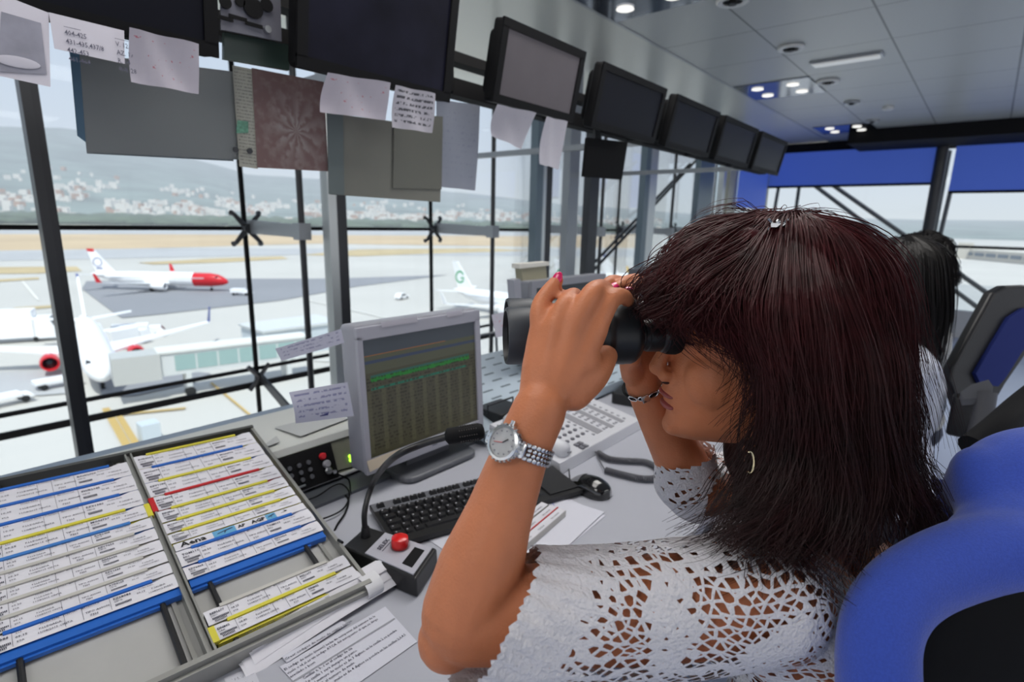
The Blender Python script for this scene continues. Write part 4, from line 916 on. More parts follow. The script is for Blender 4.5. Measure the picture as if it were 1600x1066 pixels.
bt = mq(.60, .64, .003); part('button_collar', MB().lathe([(.017, 0), (.017, .006)], bt, UP, 24, cap=False), glass_mat('clear_collar', (225, 215, 215), .1), mcx)
part('button', MB().lathe([(.0145, 0), (.0155, .012), (.0145, .018), (.010, .0205), (.001, .0215)], bt, UP, 28), mat('button_red', (214, 26, 26), .25, coat=.4), mcx, 50)
tx = add_text(MB(), 'SELEX', mq(.43, .30, .003), mV, -mU, .0115, .03, 1.1); tx.box(mq(.46, .52, .003), (.0012, .034, .0002), Matrix((mU, mV, UP)).transposed()); part('plate_lettering', tx, mat('ink_dark', (60, 60, 74), .8), mcx)
gb_ = mq(.12, .62, .0)
gpts = smooth_pts([gb_, gb_ + UP * .05, at(583, 755, (gb_ - EYE).dot(ROT @ V((0, 0, -1))) + .00), at(612, 718, .80), at(655, 696, .80), at(700, 682, .80)], 8)
part('gooseneck', MB().lathe([(.009, 0), (.007, .018)], gb_, UP, 16).tube(gpts, .0052, 12), black, mcx, 60)
h0, h1 = at(696, 683, .80), at(752, 674, .80); hdv = (h1 - h0).normalized()
part('microphone_head', MB().lathe([(.0065, 0), (.012, .004), (.0125, .020), (.0125, .05), (.010, .056), (.004, .058)], h0, hdv, 20), blackm, mcx, 50)
gr_ = MB()
for k in range(8):
    for j in range(9):
        a = 2 * PI * j / 9; pa = hdv.orthogonal().normalized(); pb = hdv.cross(pa); gr_.box(h0 + hdv * (.023 + k * .0035) + (pa * math.cos(a) + pb * math.sin(a)) * .0126, (.0014, .0014, .0014))
part('grille_dots', gr_, mat('grille_grey', (96, 92, 88), .4, .5), mcx)
# ---- keyboard
kb = thing('keyboard', onz(730, 770, ZD), 'black computer keyboard with silver top band under the forearm', 'keyboard')
K0 = onz(577, 790, ZD + .02); K1 = onz(885, 714, ZD + .02); kU = (K1 - K0); kU.z = 0; KL = .45; kU.normalize(); kV = V((kU.y, -kU.x, 0)); KW = .155
K1 = K0 + kU * KL
# (K0 = far-left corner; kV runs toward the user)
MK = Matrix((kU, -kV, UP)).transposed()
def kp(u, v, h=0.): return V((K0.x, K0.y, 0)) + kU * u + kV * v + UP * (ZD + .022 - .010 * v / KW + h)
part('case', MB().prism([kp(0, 0, -.012), kp(KL, 0, -.012), kp(KL, KW, -.006), kp(0, KW, -.006)], (0, 0, .010)), black, kb)
part('foot', MB().bbox((0, 0, 0), (.001, .001, .001)) if False else MB().prism([kp(.01, .01, -.0215), kp(.44, .01, -.0215), kp(.44, .15, -.0115), kp(.01, .15, -.0115)], (0, 0, .010)), blackm, kb)
part('silver_band', MB().prism([kp(.002, .001, -.0018), kp(KL - .002, .001, -.0018), kp(KL - .002, .030, -.0018), kp(.002, .030, -.0018)], (0, 0, .0012)), mat('kb_silver', (118, 120, 128), .35, .4), kb)
keym = mat('key_black', (30, 30, 33), .38); legend = mat('key_print', (190, 190, 196), .7); lg = MB()
def key(u, v, w_, d_=.016):
    c = kp(u + w_ / 2, v + d_ / 2, .003); mb = MB(); a, b = w_ / 2 - .0008, d_ / 2 - .0008; a2, b2 = a - .0022, b - .0022
    vs = [c + kU * (sx * a) + kV * (sy * b) - UP * .004 for sx, sy in ((-1, -1), (1, -1), (1, 1), (-1, 1))] + [c + kU * (sx * a2) + kV * (sy * b2 - .001) + UP * .004 for sx, sy in ((-1, -1), (1, -1), (1, 1), (-1, 1))]
    o = part('key', mb.add(vs, [(0, 1, 2, 3), (4, 5, 6, 7), (0, 1, 5, 4), (1, 2, 6, 5), (2, 3, 7, 6), (3, 0, 4, 7)]), keym, kb)
    lg.box(c + kU * (-a2 * .4) + kV * (-b2 * .5) + UP * .0042, (.0028, .003, .0003), MK)
for u in [.010] + [.046 + k * .0185 for k in range(4)] + [.128 + k * .0185 for k in range(4)] + [.210 + k * .0185 for k in range(4)]: key(u, .010, .018, .013)
nk = 0
for r in range(5):
    v = .036 + r * .0205; off = (0, .009, .013, .005, 0)[r]; u = .008
    if off: key(u, v, .018 + off, .019); u += .019 + off
    if r == 4:
        for w_ in (.024, .019, .023, .105, .023, .019, .024): key(u, v, w_ - .001, .019); u += w_
    else:
        while u < .285 - .012:
            key(u, v, .0182, .019); u += .0192
    for k in range(3): 
        if r in (0, 1, 4): key(.300 + k * .0192, v, .0182, .019)
part('number_pad', MB().prism([kp(.365, .036, -.001), kp(.444, .036, -.001), kp(.444, .142, -.001), kp(.365, .142, -.001)], (0, 0, .0075)), keym, kb)
part('key_legends', lg, legend, kb)
# ---- mouse
ms_ = thing('computer_mouse', onz(930, 765, ZD), 'glossy black computer mouse with grey buttons on the desk', 'mouse')
MA = onz(890, 748, ZD + .012); MBp = onz(966, 778, ZD + .012); mu = (MBp - MA); mu.z = 0; ml_ = .112; mu.normalize(); mv = UP.cross(mu); mc_ = V((MA.x, MA.y, 0)) + mu * ml_ / 2
def mouse_pt(u, v):
    x = -1 + 2 * u; wd = .031 * (1 - abs(x) ** 3.2) ** .5 * (1 + .08 * x); a = PI * v
    h = .036 * (1 - (abs(x - .15) / 1.2) ** 2.2); return mc_ + mu * (x * ml_ / 2) + mv * (wd * math.cos(a)) + UP * (ZD + .003 + max(h, .001) * math.sin(a) ** .75)
part('shell', MB().grid(mouse_pt, 30, 16).prism([mouse_pt(i / 16, 0) - UP * .002 for i in range(17)] + [mouse_pt(i / 16, 1) - UP * .002 for i in range(16, -1, -1)], (0, 0, .002)), mat('mouse_black', (14, 14, 15), .14, coat=.6), ms_, 'full')
part('buttons', MB().grid(lambda u, v: mouse_pt(u * .33 + .015, .22 + v * .56) + UP * .0012, 12, 10), mat('mouse_grey', (112, 112, 116), .35), ms_, 'full')
part('mouse_cable', MB().tube(smooth_pts([mouse_pt(.02, .5) - UP * .004, onz(888, 728, ZD + .004), onz(884, 715, ZD + .004), onz(872, 700, ZD + .004), onz(850, 690, ZD + .004)], 6), .0014, 6), blackm, ms_)
# ---- telephone
ph = thing('telephone', onz(940, 665, ZD), 'white desk telephone with rows of keys behind the raised forearm', 'telephone')
F = {k: onz(*p, ZD + .03) for k, p in dict(a=(862, 690), b=(905, 708), c=(1000, 656), d=(955, 596)).items()}
pb_ = F['b']; pU = (F['c'] - pb_); PW = pU.length; pU.normalize(); pV = V((-pU.y, pU.x, 0)); PH = .235
pwm = mat('phone_white', (205, 206, 212), .35)
def pp_(u, v, h=0.): return pb_ + pU * (u * PW) + pV * (v * PH) + UP * (.04 * v + h)
part('body', MB().add([pp_(-.26, 0, 0), pp_(1, 0, 0), pp_(1, 1, 0), pp_(-.26, 1, 0)] + [V((p.x, p.y, ZD + .001)) for p in (pp_(-.26, -.02), pp_(1.02, -.02), pp_(1.02, 1.02), pp_(-.26, 1.02))], [(0, 1, 2, 3), (7, 6, 5, 4), (0, 4, 5, 1), (1, 5, 6, 2), (2, 6, 7, 3), (3, 7, 4, 0)]), pwm, ph)
lcd = mat('phone_panel', (146, 146, 152), .5)
for (u0, u1, v0, v1) in ((.40, .49, .12, .9), (.60, .66, .1, .95), (.78, .84, .1, .95)): part('label_strip', MB().prism([pp_(u0, v0, .0005), pp_(u1, v0, .0005), pp_(u1, v1, .0005), pp_(u0, v1, .0005)], (0, 0, .001)), lcd, ph)
kk = mat('phone_key', (112, 112, 120), .5); kw = mat('phone_key_small', (170, 171, 178), .5)
for r in range(4):
    for c in range(3): part('dial_key', MB().lathe([(.0062, 0), (.0056, .004)], pp_(.06 + r * .075, .22 + c * .11, 0), UP, 12), kk, ph)
for u in (.03, .08):
    for v in (.06, .13): part('dial_key', MB().box(pp_(u + .05, v - .02, .002), (.012, .014, .004)), kk, ph)
for u in (.36, .53, .57, .70, .74, .88):
    for k in range(9): part('line_key', MB().box(pp_(u, .14 + k * .088, .0015), (.0055, .008, .003)), kw, ph)
hs_ = MB(); hA, hB = pp_(-.13, .03, .012), pp_(-.13, .92, .012); hdir = (hB - hA).normalized()
hs_.tube([hA, hA + hdir * .01, hA + hdir * .05, hA.lerp(hB, .5) + UP * .012, hB - hdir * .05, hB - hdir * .01, hB], [.012, .023, .021, .014, .021, .023, .012], 14)
part('handset', hs_, pwm, ph, 60)
# coiled cord
cord = thing('coiled_cord', onz(970, 730, ZD), 'grey coiled telephone cord looping across the desk', 'cord')
cp = smooth_pts([onz(*p, ZD + .010) for p in ((935, 708), (952, 717), (980, 720), (1008, 722), (1028, 733), (1026, 746), (1005, 748), (975, 742), (945, 734))], 30)
hel = []; ang = 0
for i in range(len(cp) - 1):
    t_ = (cp[i + 1] - cp[i]).normalized(); a = t_.cross(UP).normalized()
    for s_ in range(3):
        p = cp[i].lerp(cp[i + 1], s_ / 3); ang += 2 * PI * ((cp[i + 1] - cp[i]).length / 3) / .0042; hel.append(p + a * .0065 * math.cos(ang) + UP * .0065 * math.sin(ang))
cgm = mat('cord_grey', (88, 88, 94), .45)
part('coil', MB().tube(hel, .0019, 5), cgm, cord, 80)
part('cord_end', MB().tube(smooth_pts([hA, onz(905, 704, ZD + .01), onz(925, 705, ZD + .01), cp[0]], 6), .0018, 6), cgm, cord)
part('cord_end', MB().tube(smooth_pts([cp[-1], onz(938, 722, ZD + .008), onz(930, 706, ZD + .008), onz(920, 700, ZD + .006)], 6), .0018, 6), cgm, cord)
# ---- desk monitor
dmn = thing('desk_monitor', (.85, 1.02, ZD), 'silver framed desk monitor showing a green lined list, notes taped on it', 'monitor')
YD = .965
bl, brr, trr, tl = [ony(px, py, YD) for px, py in ((575, 740), (764, 668), (733, 484), (531, 513))]
# lean the panel slightly back: top edge a little farther
lean = .06
MO = V((.647, YD, .80)); MNn = V((0, -1, lean)).normalized()
cr_ = {k: onplane(*p, MO, MNn) for k, p in dict(bl=(580, 738), br=(764, 668), tr=(733, 484), tl=(542, 511)).items()}
mx0 = (cr_['bl'].x + cr_['tl'].x) / 2; mx1 = (cr_['br'].x + cr_['tr'].x) / 2; mz0 = (cr_['bl'].z + cr_['br'].z) / 2; mz1 = (cr_['tl'].z + cr_['tr'].z) / 2
def mp_(u, v, h=0.):
    z = mz0 + (mz1 - mz0) * v; return V((mx0 + (mx1 - mx0) * u, MO.y + (z - MO.z) * lean, z)) + MNn * h
MM = Matrix((V((1, 0, 0)), V((0, lean, 1)).normalized(), MNn)).transposed(); mw, mh = mx1 - mx0, (mp_(0, 1) - mp_(0, 0)).length
sfm = mat('monitor_silver', (150, 151, 160), .4, .15)
part('housing', MB().rbox(mp_(.5, .5, -.03), (mw, mh, .055), .01, MM), sfm, dmn, 40)
fr_ = MB(); bw = .026
for (u, v, su, sv) in ((.5, 1 - bw * .7 / mh, mw, bw * 1.1), (.5, .05, mw, .034), (.007 / mw, .513, .014, mh - .052), (1 - .009 / mw, .513, .018, mh - .052)): fr_.rbox(mp_(u, v, .003), (su, sv, .012), .003, MM)
part('bezel', fr_, mat('bezel_silver', (158, 158, 168), .4, .1), dmn)
# screen with list
sm_ = mat('list_screen', (60, 62, 48), .25, spec=.5); nn, ll, bb = nodes_of(sm_)
uv = nn.new('ShaderNodeUVMap'); sp_ = nn.new('ShaderNodeSeparateXYZ'); ll.new(uv.outputs[0], sp_.inputs[0]); Uu, Vv = sp_.outputs['X'], sp_.outputs['Y']
def band(lo, hi): return mth(nn, ll, 'MULTIPLY', mth(nn, ll, 'GREATER_THAN', Vv, lo), mth(nn, ll, 'LESS_THAN', Vv, hi))
def ubnd(lo, hi): return mth(nn, ll, 'MULTIPLY', mth(nn, ll, 'GREATER_THAN', Uu, lo), mth(nn, ll, 'LESS_THAN', Uu, hi))
colr = None
def mixc(fac, c, prev):
    m_ = nn.new('ShaderNodeMix'); m_.data_type = 'RGBA'; ll.new(fac, m_.inputs[0]) if hasattr(fac, 'links') else None
    if hasattr(prev, 'links'): ll.new(prev, m_.inputs[6])
    else: m_.inputs[6].default_value = srgb(prev) + (1,)
    m_.inputs[7].default_value = srgb(c) + (1,); return m_.outputs[2]
cl_ = mixc(band(.84, 1.), (62, 68, 74), (66, 64, 48)); cl_ = mixc(band(.70, .84), (74, 76, 60), cl_); cl_ = mixc(band(.775, .80), (52, 62, 82), cl_)
cl_ = mixc(mth(nn, ll, 'MULTIPLY', band(.622, .66), ubnd(.05, .93)), (34, 112, 40), cl_); cl_ = mixc(mth(nn, ll, 'MULTIPLY', band(.66, .678), ubnd(.05, .93)), (44, 84, 74), cl_); cl_ = mixc(mth(nn, ll, 'MULTIPLY', band(.555, .575), ubnd(.05, .9)), (36, 100, 78), cl_)
cl_ = mixc(mth(nn, ll, 'MULTIPLY', band(.838, .843), ubnd(0, .7)), (150, 90, 40), cl_)
rows = mth(nn, ll, 'MULTIPLY', Vv, 34); fr2 = mth(nn, ll, 'FRACT', rows); cvv = nn.new('ShaderNodeCombineXYZ'); ll.new(mth(nn, ll, 'MULTIPLY', Uu, 42), cvv.inputs[0]); ll.new(mth(nn, ll, 'MULTIPLY', mth(nn, ll, 'FLOOR', rows), 5.7), cvv.inputs[1])
nz = nn.new('ShaderNodeTexNoise'); nz.inputs['Scale'].default_value = 1.3; ll.new(cvv.outputs[0], nz.inputs['Vector'])
tm = mth(nn, ll, 'MULTIPLY', mth(nn, ll, 'GREATER_THAN', nz.outputs['Fac'], .5), mth(nn, ll, 'MULTIPLY', mth(nn, ll, 'LESS_THAN', fr2, .5), band(.06, .66))); cl_ = mixc(mth(nn, ll, 'MULTIPLY', tm, .8), (40, 40, 30), cl_)
cw = mth(nn, ll, 'MULTIPLY', mth(nn, ll, 'GREATER_THAN', mth(nn, ll, 'SINE', mth(nn, ll, 'MULTIPLY', Uu, 55)), .6), band(.03, .55)); cl_ = mixc(mth(nn, ll, 'MULTIPLY', cw, .5), (86, 84, 62), cl_)
ll.new(cl_, bb.inputs['Base Color']); ll.new(cl_, bb.inputs['Emission Color']); bb.inputs['Emission Strength'].default_value = .18
su0, su1, sv0, sv1 = .034, .955, .105, .925
part('screen', MB().grid(lambda u, v: mp_(su0 + (su1 - su0) * u, sv0 + (sv1 - sv0) * v, .004), 1, 1, uv=True), sm_, dmn)
part('stand', MB().bbox((.78, 1.0, ZD + .015), (.92, 1.03, .86)).rbox((.85, 1.005, ZD + .009), (.24, .14, .016), .03), mat('stand_grey', (96, 98, 104), .4), dmn)
hp = MB().box(mp_(.53, .048, .0095), (.016, .008, .0006), MM); part('maker_badge', hp, mat('badge', (110, 112, 122), .4), dmn)
npm = paper_mat('note_writing', (190, 190, 206), (150, 150, 176), 4, .50, .12, words=12, thick=.5)
def mon_note(px, lab, m_, h=.011, bend=None, cat='note'):
    q = [onplane(*p, MO + MNn * h, MNn) for p in px]; return sheet('taped_note', q, m_, lab, cat, None, bend)
mon_note([(430, 545), (533, 514), (538, 536), (440, 564)], 'handwritten note sticking out left from the top of the desk monitor', npm)
mon_note([(451, 613), (543, 597), (553, 650), (462, 662)], 'larger handwritten note taped to the left edge of the desk monitor', paper_mat('note_writing2', (192, 192, 208), (140, 140, 172), 6, .52, .1, words=11, thick=.45), bend=lambda u, v: V((0, -.006 * (1 - u) * math.sin(v * 3), 0)))
ib = [onplane(*p, MO + MNn * .0125, MNn) for p in ((500, 651), (513, 649), (513, 645), (500, 647))]
solo('ink_blot', MB().slab(ib, .0005), mat('ink_navy2', (50, 54, 110), .6), 'dark blue ink bar on the larger taped note', 'mark')
mon_note([(595, 504), (652, 494), (653, 503), (597, 512)], 'small white label on the top edge of the desk monitor', pm3, h=.0105, cat='label')
mon_note([(697, 488), (722, 484), (723, 492), (699, 496)], 'tiny white label near the top right corner of the desk monitor', pm3, h=.0105, cat='label')
q = [onz(*p, ZD + .003) for p in ((573, 742), (640, 712), (648, 722), (590, 748))]
yl = [onplane(*p, MO + MNn * .012, MNn) for p in ((573, 721), (625, 701), (631, 712), (578, 738))]; sheet('taped_note', yl, mat('note_cream', (206, 192, 170), .7), 'cream coloured note under the lower left corner of the desk monitor', 'note')
# cables
def cable(pts, r, lab, zz=.004):
    return solo('cable', MB().tube(smooth_pts([onz(px, py, ZD + zz) if len(q_) == 0 else at(px, py, q_[0]) for (px, py, *q_) in pts], 8), r, 8), blackm, lab, 'cable', smooth=60)
cable([(452, 772), (490, 764), (520, 765), (543, 778), (540, 800), (526, 822), (522, 838), (535, 848, .88)], .0022, 'black cable running from behind the rack to the microphone base')
cable([(466, 786), (495, 776), (520, 760), (534, 757), (545, 768), (543, 785), (530, 800), (500, 812), (480, 812)], .0018, 'black cable looping on the desk beside the strip rack', .008)
solo('cable', MB().tube(smooth_pts([rp(.92, .27, .01), onz(533, 735, .80), onz(545, 750, .762), onz(548, 770, ZD + .006)], 8), .002, 8), blackm, 'thin black lead plugged into the radio front', 'cable', smooth=60)
cable([(745, 672, 1.28), (712, 690), (698, 715), (697, 732)], .0015, 'thin black lead hanging from behind the desk monitor to the keyboard')
# black device right of the monitor
dv_ = thing('small_radio', onz(790, 640, ZD), 'small black radio box between desk monitor and wrist', 'radio')
c = onz(782, 650, .80); part('body', MB().rbox(c, (.11, .10, .06), .006), black, dv_); part('display', MB().box(c + V((-.015, -.051, .008)), (.03, .002, .014)), mat('amber_dim', (110, 100, 40), .4, emit=.15), dv_)
for k in range(4): part('knob', MB().lathe([(.005, 0), (.005, .006)], c + V((-.04 + k * .026, -.05, -.014)), (0, -1, 0), 10), greyp, dv_)
part('bracket', MB().tube([c + V((-.055, 0, .02)), c + V((-.055, 0, .045)), c + V((.055, 0, .045)), c + V((.055, 0, .02))], .003, 6), darkm, dv_)
solo('dark_unit', MB().rbox(onz(1005, 610, ZD + .02), (.30, .14, .04), .01, Matrix.Rotation(.2, 3, 'Z')), black, 'flat black unit on the desk behind the telephone', 'unit')
# ---- second and third desk monitors further along
def small_mon(pxs, y, lab, fm_, note=False):
    q = [ony(*p, y) for p in pxs]; t = thing('desk_monitor', ((q[0].x + q[1].x) / 2, y, ZD), lab, 'monitor')
    a, b = (q[0].x + q[3].x) / 2, (q[1].x + q[2].x) / 2; zt_, zb_ = (q[0].z + q[1].z) / 2, (q[2].z + q[3].z) / 2
    part('housing', MB().rbox(((a + b) / 2, y + .0305, (zt_ + zb_) / 2), (b - a - .004, .05, zt_ - zb_ - .004), .01), fm_, t)
    for (x0, x1, z0, z1) in ((a, b, zt_ - .024, zt_), (a, b, zb_, zb_ + .03), (a, a + .024, zb_ + .03, zt_ - .024), (b - .024, b, zb_ + .03, zt_ - .024)): part('bezel', MB().bbox((x0, y - .008, z0), (x1, y + .004, z1)), fm_, t)
    part('screen', MB().bbox((a + .02, y - .002, zb_ + .02), (b - .02, y + .003, zt_ - .02)), mat('off_screen', (66, 72, 76), .25), t)
    part('stand', MB().bbox(((a + b) / 2 - .04, y + .02, ZD + .14), ((a + b) / 2 + .04, y + .05, zb_ + .05)).bbox(((a + b) / 2 - .1, y - .02, ZD + .12), ((a + b) / 2 + .1, y + .1, ZD + .145)), fm_, t); return t
small_mon([(819, 442), (930, 428), (950, 545), (835, 560)], 1.12, 'grey framed monitor with dark screen seen above the binoculars', mat('monitor_grey', (132, 134, 142), .45))
small_mon([(990, 422), (1050, 414), (1060, 500), (1000, 508)], 1.12, 'dark monitor half hidden behind the fringe of hair', mat('monitor_dark', (72, 76, 84), .45))
q = [ony(*p, 1.16) for p in ((815, 417), (853, 413), (855, 441), (818, 447))]
bx_ = thing('paper_box', (q[0] + q[2]) / 2, 'small cream card standing on top of the grey framed monitor', 'card'); part('card', MB().slab([q[3], q[2], q[1], q[0]], .03), mat('cream_card', (150, 146, 124), .7), bx_); part('card_lid', MB().slab([ony(*p, 1.155) for p in ((812, 420), (858, 415), (858, 409), (812, 413))], .035), mat('card_white', (206, 204, 196), .7), bx_)
sheet('taped_note', [ony(*p, 1.10) for p in ((768, 492), (806, 484), (806, 520), (775, 528))], paper_mat('note_red', (204, 200, 210), (206, 130, 144), 5, .4, .15, words=8), 'white note with red writing left of the binoculars', 'note')
t = thing('side_panel', ony(806, 500, 1.14), 'silver side edge of a screen beside the note with red writing', 'panel'); part('panel', MB().slab([ony(*p, 1.125) for p in ((812, 560), (822, 560), (813, 436), (803, 438))], .03), sfm, t)
# thin rail outside the console
rr = MB()
for y_, pts in ((1.5, ((745, 525), (840, 505))), (1.5, ((745, 560), (840, 542)))): rr.tube([ony(*p, y_) for p in pts], .005, 6)
rr.tube([ony(745, 525, 1.5), ony(748, 590, 1.5)], .006, 6); rr.tube([ony(775, 520, 1.5), ony(778, 585, 1.5)], .006, 6)
solo('guard_rail', rr, mullg, 'thin grey rail behind the vent panel right of the desk monitor', 'rail', smooth=60)
# ================================================================ PEOPLE
def blob_mesh(mb, voxel, smooth_it=4, fac=.5, cut=None):
    """join overlapping pieces into one continuous skin (voxel remesh + smoothing), optional vertex cut"""
    me = mb.mesh('blob'); o = bpy.data.objects.new('blob', me); COL.objects.link(o)
    r = o.modifiers.new('r', 'REMESH'); r.mode = 'VOXEL'; r.voxel_size = voxel; r.use_smooth_shade = True
    if smooth_it:
        s = o.modifiers.new('s', 'SMOOTH'); s.factor = fac; s.iterations = smooth_it
    dg = bpy.context.evaluated_depsgraph_get(); m2 = bpy.data.meshes.new_from_object(o.evaluated_get(dg))
    bpy.data.objects.remove(o); bpy.data.meshes.remove(me)
    if cut:
        bm = bmesh.new(); bm.from_mesh(m2); bmesh.ops.delete(bm, geom=[v for v in bm.verts if cut(v.co)], context='VERTS'); bm.to_mesh(m2); bm.free()
    m2.shade_smooth(); return m2
def put(name, me, m, parent, label=None):
    org = ORG[parent.name]
    for v in me.vertices: v.co -= org
    o = bpy.data.objects.new(name, me); COL.objects.link(o); o.parent = parent; me.materials.clear(); me.materials.append(m); ORG[o.name] = org
    if label: o['label'] = label
    return o
def limb(mb, pts, rs, seg=16, n=5):
    """tapered rounded limb through joints"""
    P = smooth_pts(pts, n); R2 = []
    for i in range(len(pts) - 1):
        for k in range(n): t = k / n; R2.append(rs[i] * (1 - t) + rs[i + 1] * t)
    R2.append(rs[-1]); mb.tube(P, R2, seg); mb.ball(P[0], rs[0], None, 14, 8); mb.ball(P[-1], rs[-1], None, 14, 8); return mb
skin = mat('skin', (196, 122, 84), .48, spec=.35, bump=.25, bscale=420, sss=.06, noise_amt=.08, nscale=35)
skinf = skin
skin2 = mat('skin_background', (120, 78, 60), .5)
nail = mat('nail_pink', (214, 30, 96), .2, coat=.6)
lip = mat('lip_rose', (150, 72, 70), .35)
Fw = -RT; Lf = -VW            # her forward and her left (towards the camera)
HC = at(1184, 528, .62)
def H(f, l, z): return HC + Fw * f + Lf * l + UP * z
MH = Matrix((Fw, Lf, UP)).transposed()
woman = thing('person', at(1300, 1010, .66) * 1, 'woman with long dark reddish hair looking through binoculars, white crochet top', 'person')
woman.location.z = 0; ORG[woman.name] = V(woman.location)
body = MB()
# head, ring by ring
lev = [(.121, .004, .004, -.01), (.115, .035, .035, -.045), (.10, .066, .054, -.07), (.075, .088, .067, -.089), (.05, .099, .0715, -.096), (.03, .1035, .0725, -.098), (.014, .1045, .071, -.097),
       (0, .0975, .068, -.094), (-.018, .0945, .067, -.09), (-.038, .0965, .066, -.082), (-.052, .1005, .063, -.072), (-.062, .1025, .059, -.062), (-.074, .1000, .056, -.05), (-.089, .0955, .051, -.04),
       (-.100, .0975, .045, -.028), (-.110, .0965, .037, -.012), (-.118, .0900, .027, .01), (-.1225, .074, .014, .03)]
vs = []; NN = 40
for z, fr, hw, bk in lev:
    for k in range(NN):
        a = 2 * PI * k / NN; c, s = math.cos(a), math.sin(a); ex = .92
        rr = fr if c > 0 else -bk
        vs.append(H(math.copysign(abs(c) ** ex, c) * rr, math.copysign(abs(s) ** .95, s) * hw, z))
body.add(vs, [(i * NN + k, i * NN + (k + 1) % NN, (i + 1) * NN + (k + 1) % NN, (i + 1) * NN + k) for i in range(len(lev) - 1) for k in range(NN)] + [tuple(reversed(range(NN))), tuple(range((len(lev) - 1) * NN, len(lev) * NN))])
limb(body, [H(.096, 0, .0), H(.106, 0, -.020), H(.1125, 0, -.037)], [.0075, .008, .0095])
for s_ in (-1, 1):
    body.ball(H(.1045, s_ * .0105, -.0455), (.0085, .0065, .0065), MH); body.ball(H(.056, s_ * .033, -.040), (.034, .0265, .038), MH); body.ball(H(.094, s_ * .030, .016), (.008, .020, .006), MH)
    body.ball(H(.084, s_ * .032, -.001), (.0125, .015, .0105), MH); body.ball(H(.004, s_ * .044, -.084), (.022, .012, .022), MH)
    body.ball(H(-.006, s_ * .073, -.008), (.016, .006, .029), MH); body.ball(H(-.004, s_ * .071, -.032), (.008, .006, .010), MH)
body.ball(H(.104, 0, -.049), (.006, .004, .006), MH); body.ball(H(.088, 0, -.106), (.0125, .018, .013), MH)
body.ball(H(.0945, 0, -.066), (.0095, .024, .009), MH); body.ball(H(.093, 0, -.081), (.0085, .020, .007), MH)
# neck
NB = at(1265, 850, .655)
limb(body, [H(-.035, 0, -.04), H(-.045, 0, -.11), NB, NB - UP * .06], [.056, .050, .056, .07], 20)
# torso
SL = at(1195, 932, .505); SR = at(1185, 742, .88); CH = at(1300, 1010, .665)
MT = MH
body.ball(CH, (.100, .150, .155), MT, 28, 18); body.ball(CH - UP * .16, (.092, .128, .14), MT, 28, 18); body.ball(CH - UP * .30, (.125, .165, .12), MT, 28, 18)
limb(body, [SL, NB - UP * .045 , SR], [.050, .060, .050])
limb(body, [SL + Lf * -.02, CH + Lf * .06], [.055, .09]); limb(body, [SR + Lf * .02, CH - Lf * .06], [.055, .09])
for s_ in (-1, 1): body.ball(CH + Fw * .075 + Lf * (.07 * s_) - UP * .03, (.06, .06, .06), MT)
HIP = CH - UP * .32
for s_ in (-1, 1):
    hj = HIP + Lf * (.085 * s_); kn = hj + Fw * .42 + Lf * (.03 * s_) + UP * .02; an = V((kn.x, kn.y, .09)) + Fw * .02
    limb(body, [hj, kn], [.085, .058]); limb(body, [kn, an], [.056, .036]); limb(body, [an, an + Fw * .13 - UP * .045], [.036, .026])
# left arm and hand
EL = at(728, 962, .462)
limb(body, [SL, at(960, 955, .475), EL], [.048, .043, .0385], 20)
limb(body, [EL, at(752, 885, .462), at(781, 800, .466), at(815, 705, .470), at(843, 640, .476)], [.0385, .0370, .0290, .0243, .0240], 20)
body.ball(at(700, 1000, .462), .026)
WL = at(846, 634, .478)
def finger(pts, rs): limb(body, [at(*p) for p in pts], rs, 12, 4)
mcL = dict(p=(846, 518, .497), r=(868, 512, .489), m=(898, 506, .487), i=(929, 514, .493))
for k, rr in (('p', .0120), ('r', .0122), ('m', .0125), ('i', .0130)):
    q_ = mcL[k]; mid = tuple((a + b) / 2 for a, b in zip(q_, (846, 634, .482)))
    offx = dict(p=-8, r=0, m=8, i=16)[k]
    finger([(846 + offx, 625, .481), (mid[0] + offx * .6, mid[1], mid[2]), q_], [.016, .0155, rr])
body.ball(at(872, 575, .492), .021); body.ball(at(902, 565, .496), .022)
finger([(895, 612, .490), (925, 585, .500), (944, 560, .525), (950, 556, .560)], [.018, .0165, .0125, .010])
finger([mcL['i'], (953, 470, .503), (972, 463, .533), (981, 470, .552)], [.0118, .0098, .0083, .0072])
finger([mcL['m'], (914, 478, .488), (927, 457, .497), (941, 450, .530), (952, 458, .552)], [.0120, .0106, .0101, .0088, .0076])
finger([mcL['r'], (879, 486, .492), (888, 472, .500), (897, 462, .530), (903, 470, .552)], [.0112, .0102, .0098, .0084, .0072])
finger([mcL['p'], (843, 492, .500), (847, 472, .506), (861, 451, .513), (871, 438, .518)], [.0104, .0096, .0089, .0077, .0064])
# right arm and hand
ER = at(1082, 760, .74)
limb(body, [SR, (SR + ER) / 2 - UP * .01, ER], [.048, .043, .038], 20)
limb(body, [ER, at(1060, 712, .722), at(1024, 640, .705), at(1004, 598, .697)], [.036, .0335, .0265, .0225], 20)
body.ball(at(1002, 556, .690), (.030, .022, .036)); body.ball(at(1000, 530, .69), .024)
limb(body, [at(1004, 598, .697), at(1002, 550, .69)], [.0225, .024])
finger([(992, 510, .700), (978, 452, .680), (958, 440, .652), (944, 448, .632)], [.012, .0096, .0085, .0072])
finger([(1008, 508, .698), (1002, 446, .675), (982, 440, .642), (966, 449, .616)], [.012, .0098, .0086, .0072])
finger([(1024, 512, .692), (1024, 452, .672), (1004, 446, .646), (987, 453, .624)], [.012, .0098, .0086, .0072])
finger([(990, 585, .685), (984, 568, .655), (990, 560, .635)], [.016, .0125, .0095])
body_o = put('body', blob_mesh(body, .0026, 5, .5), skin, woman)
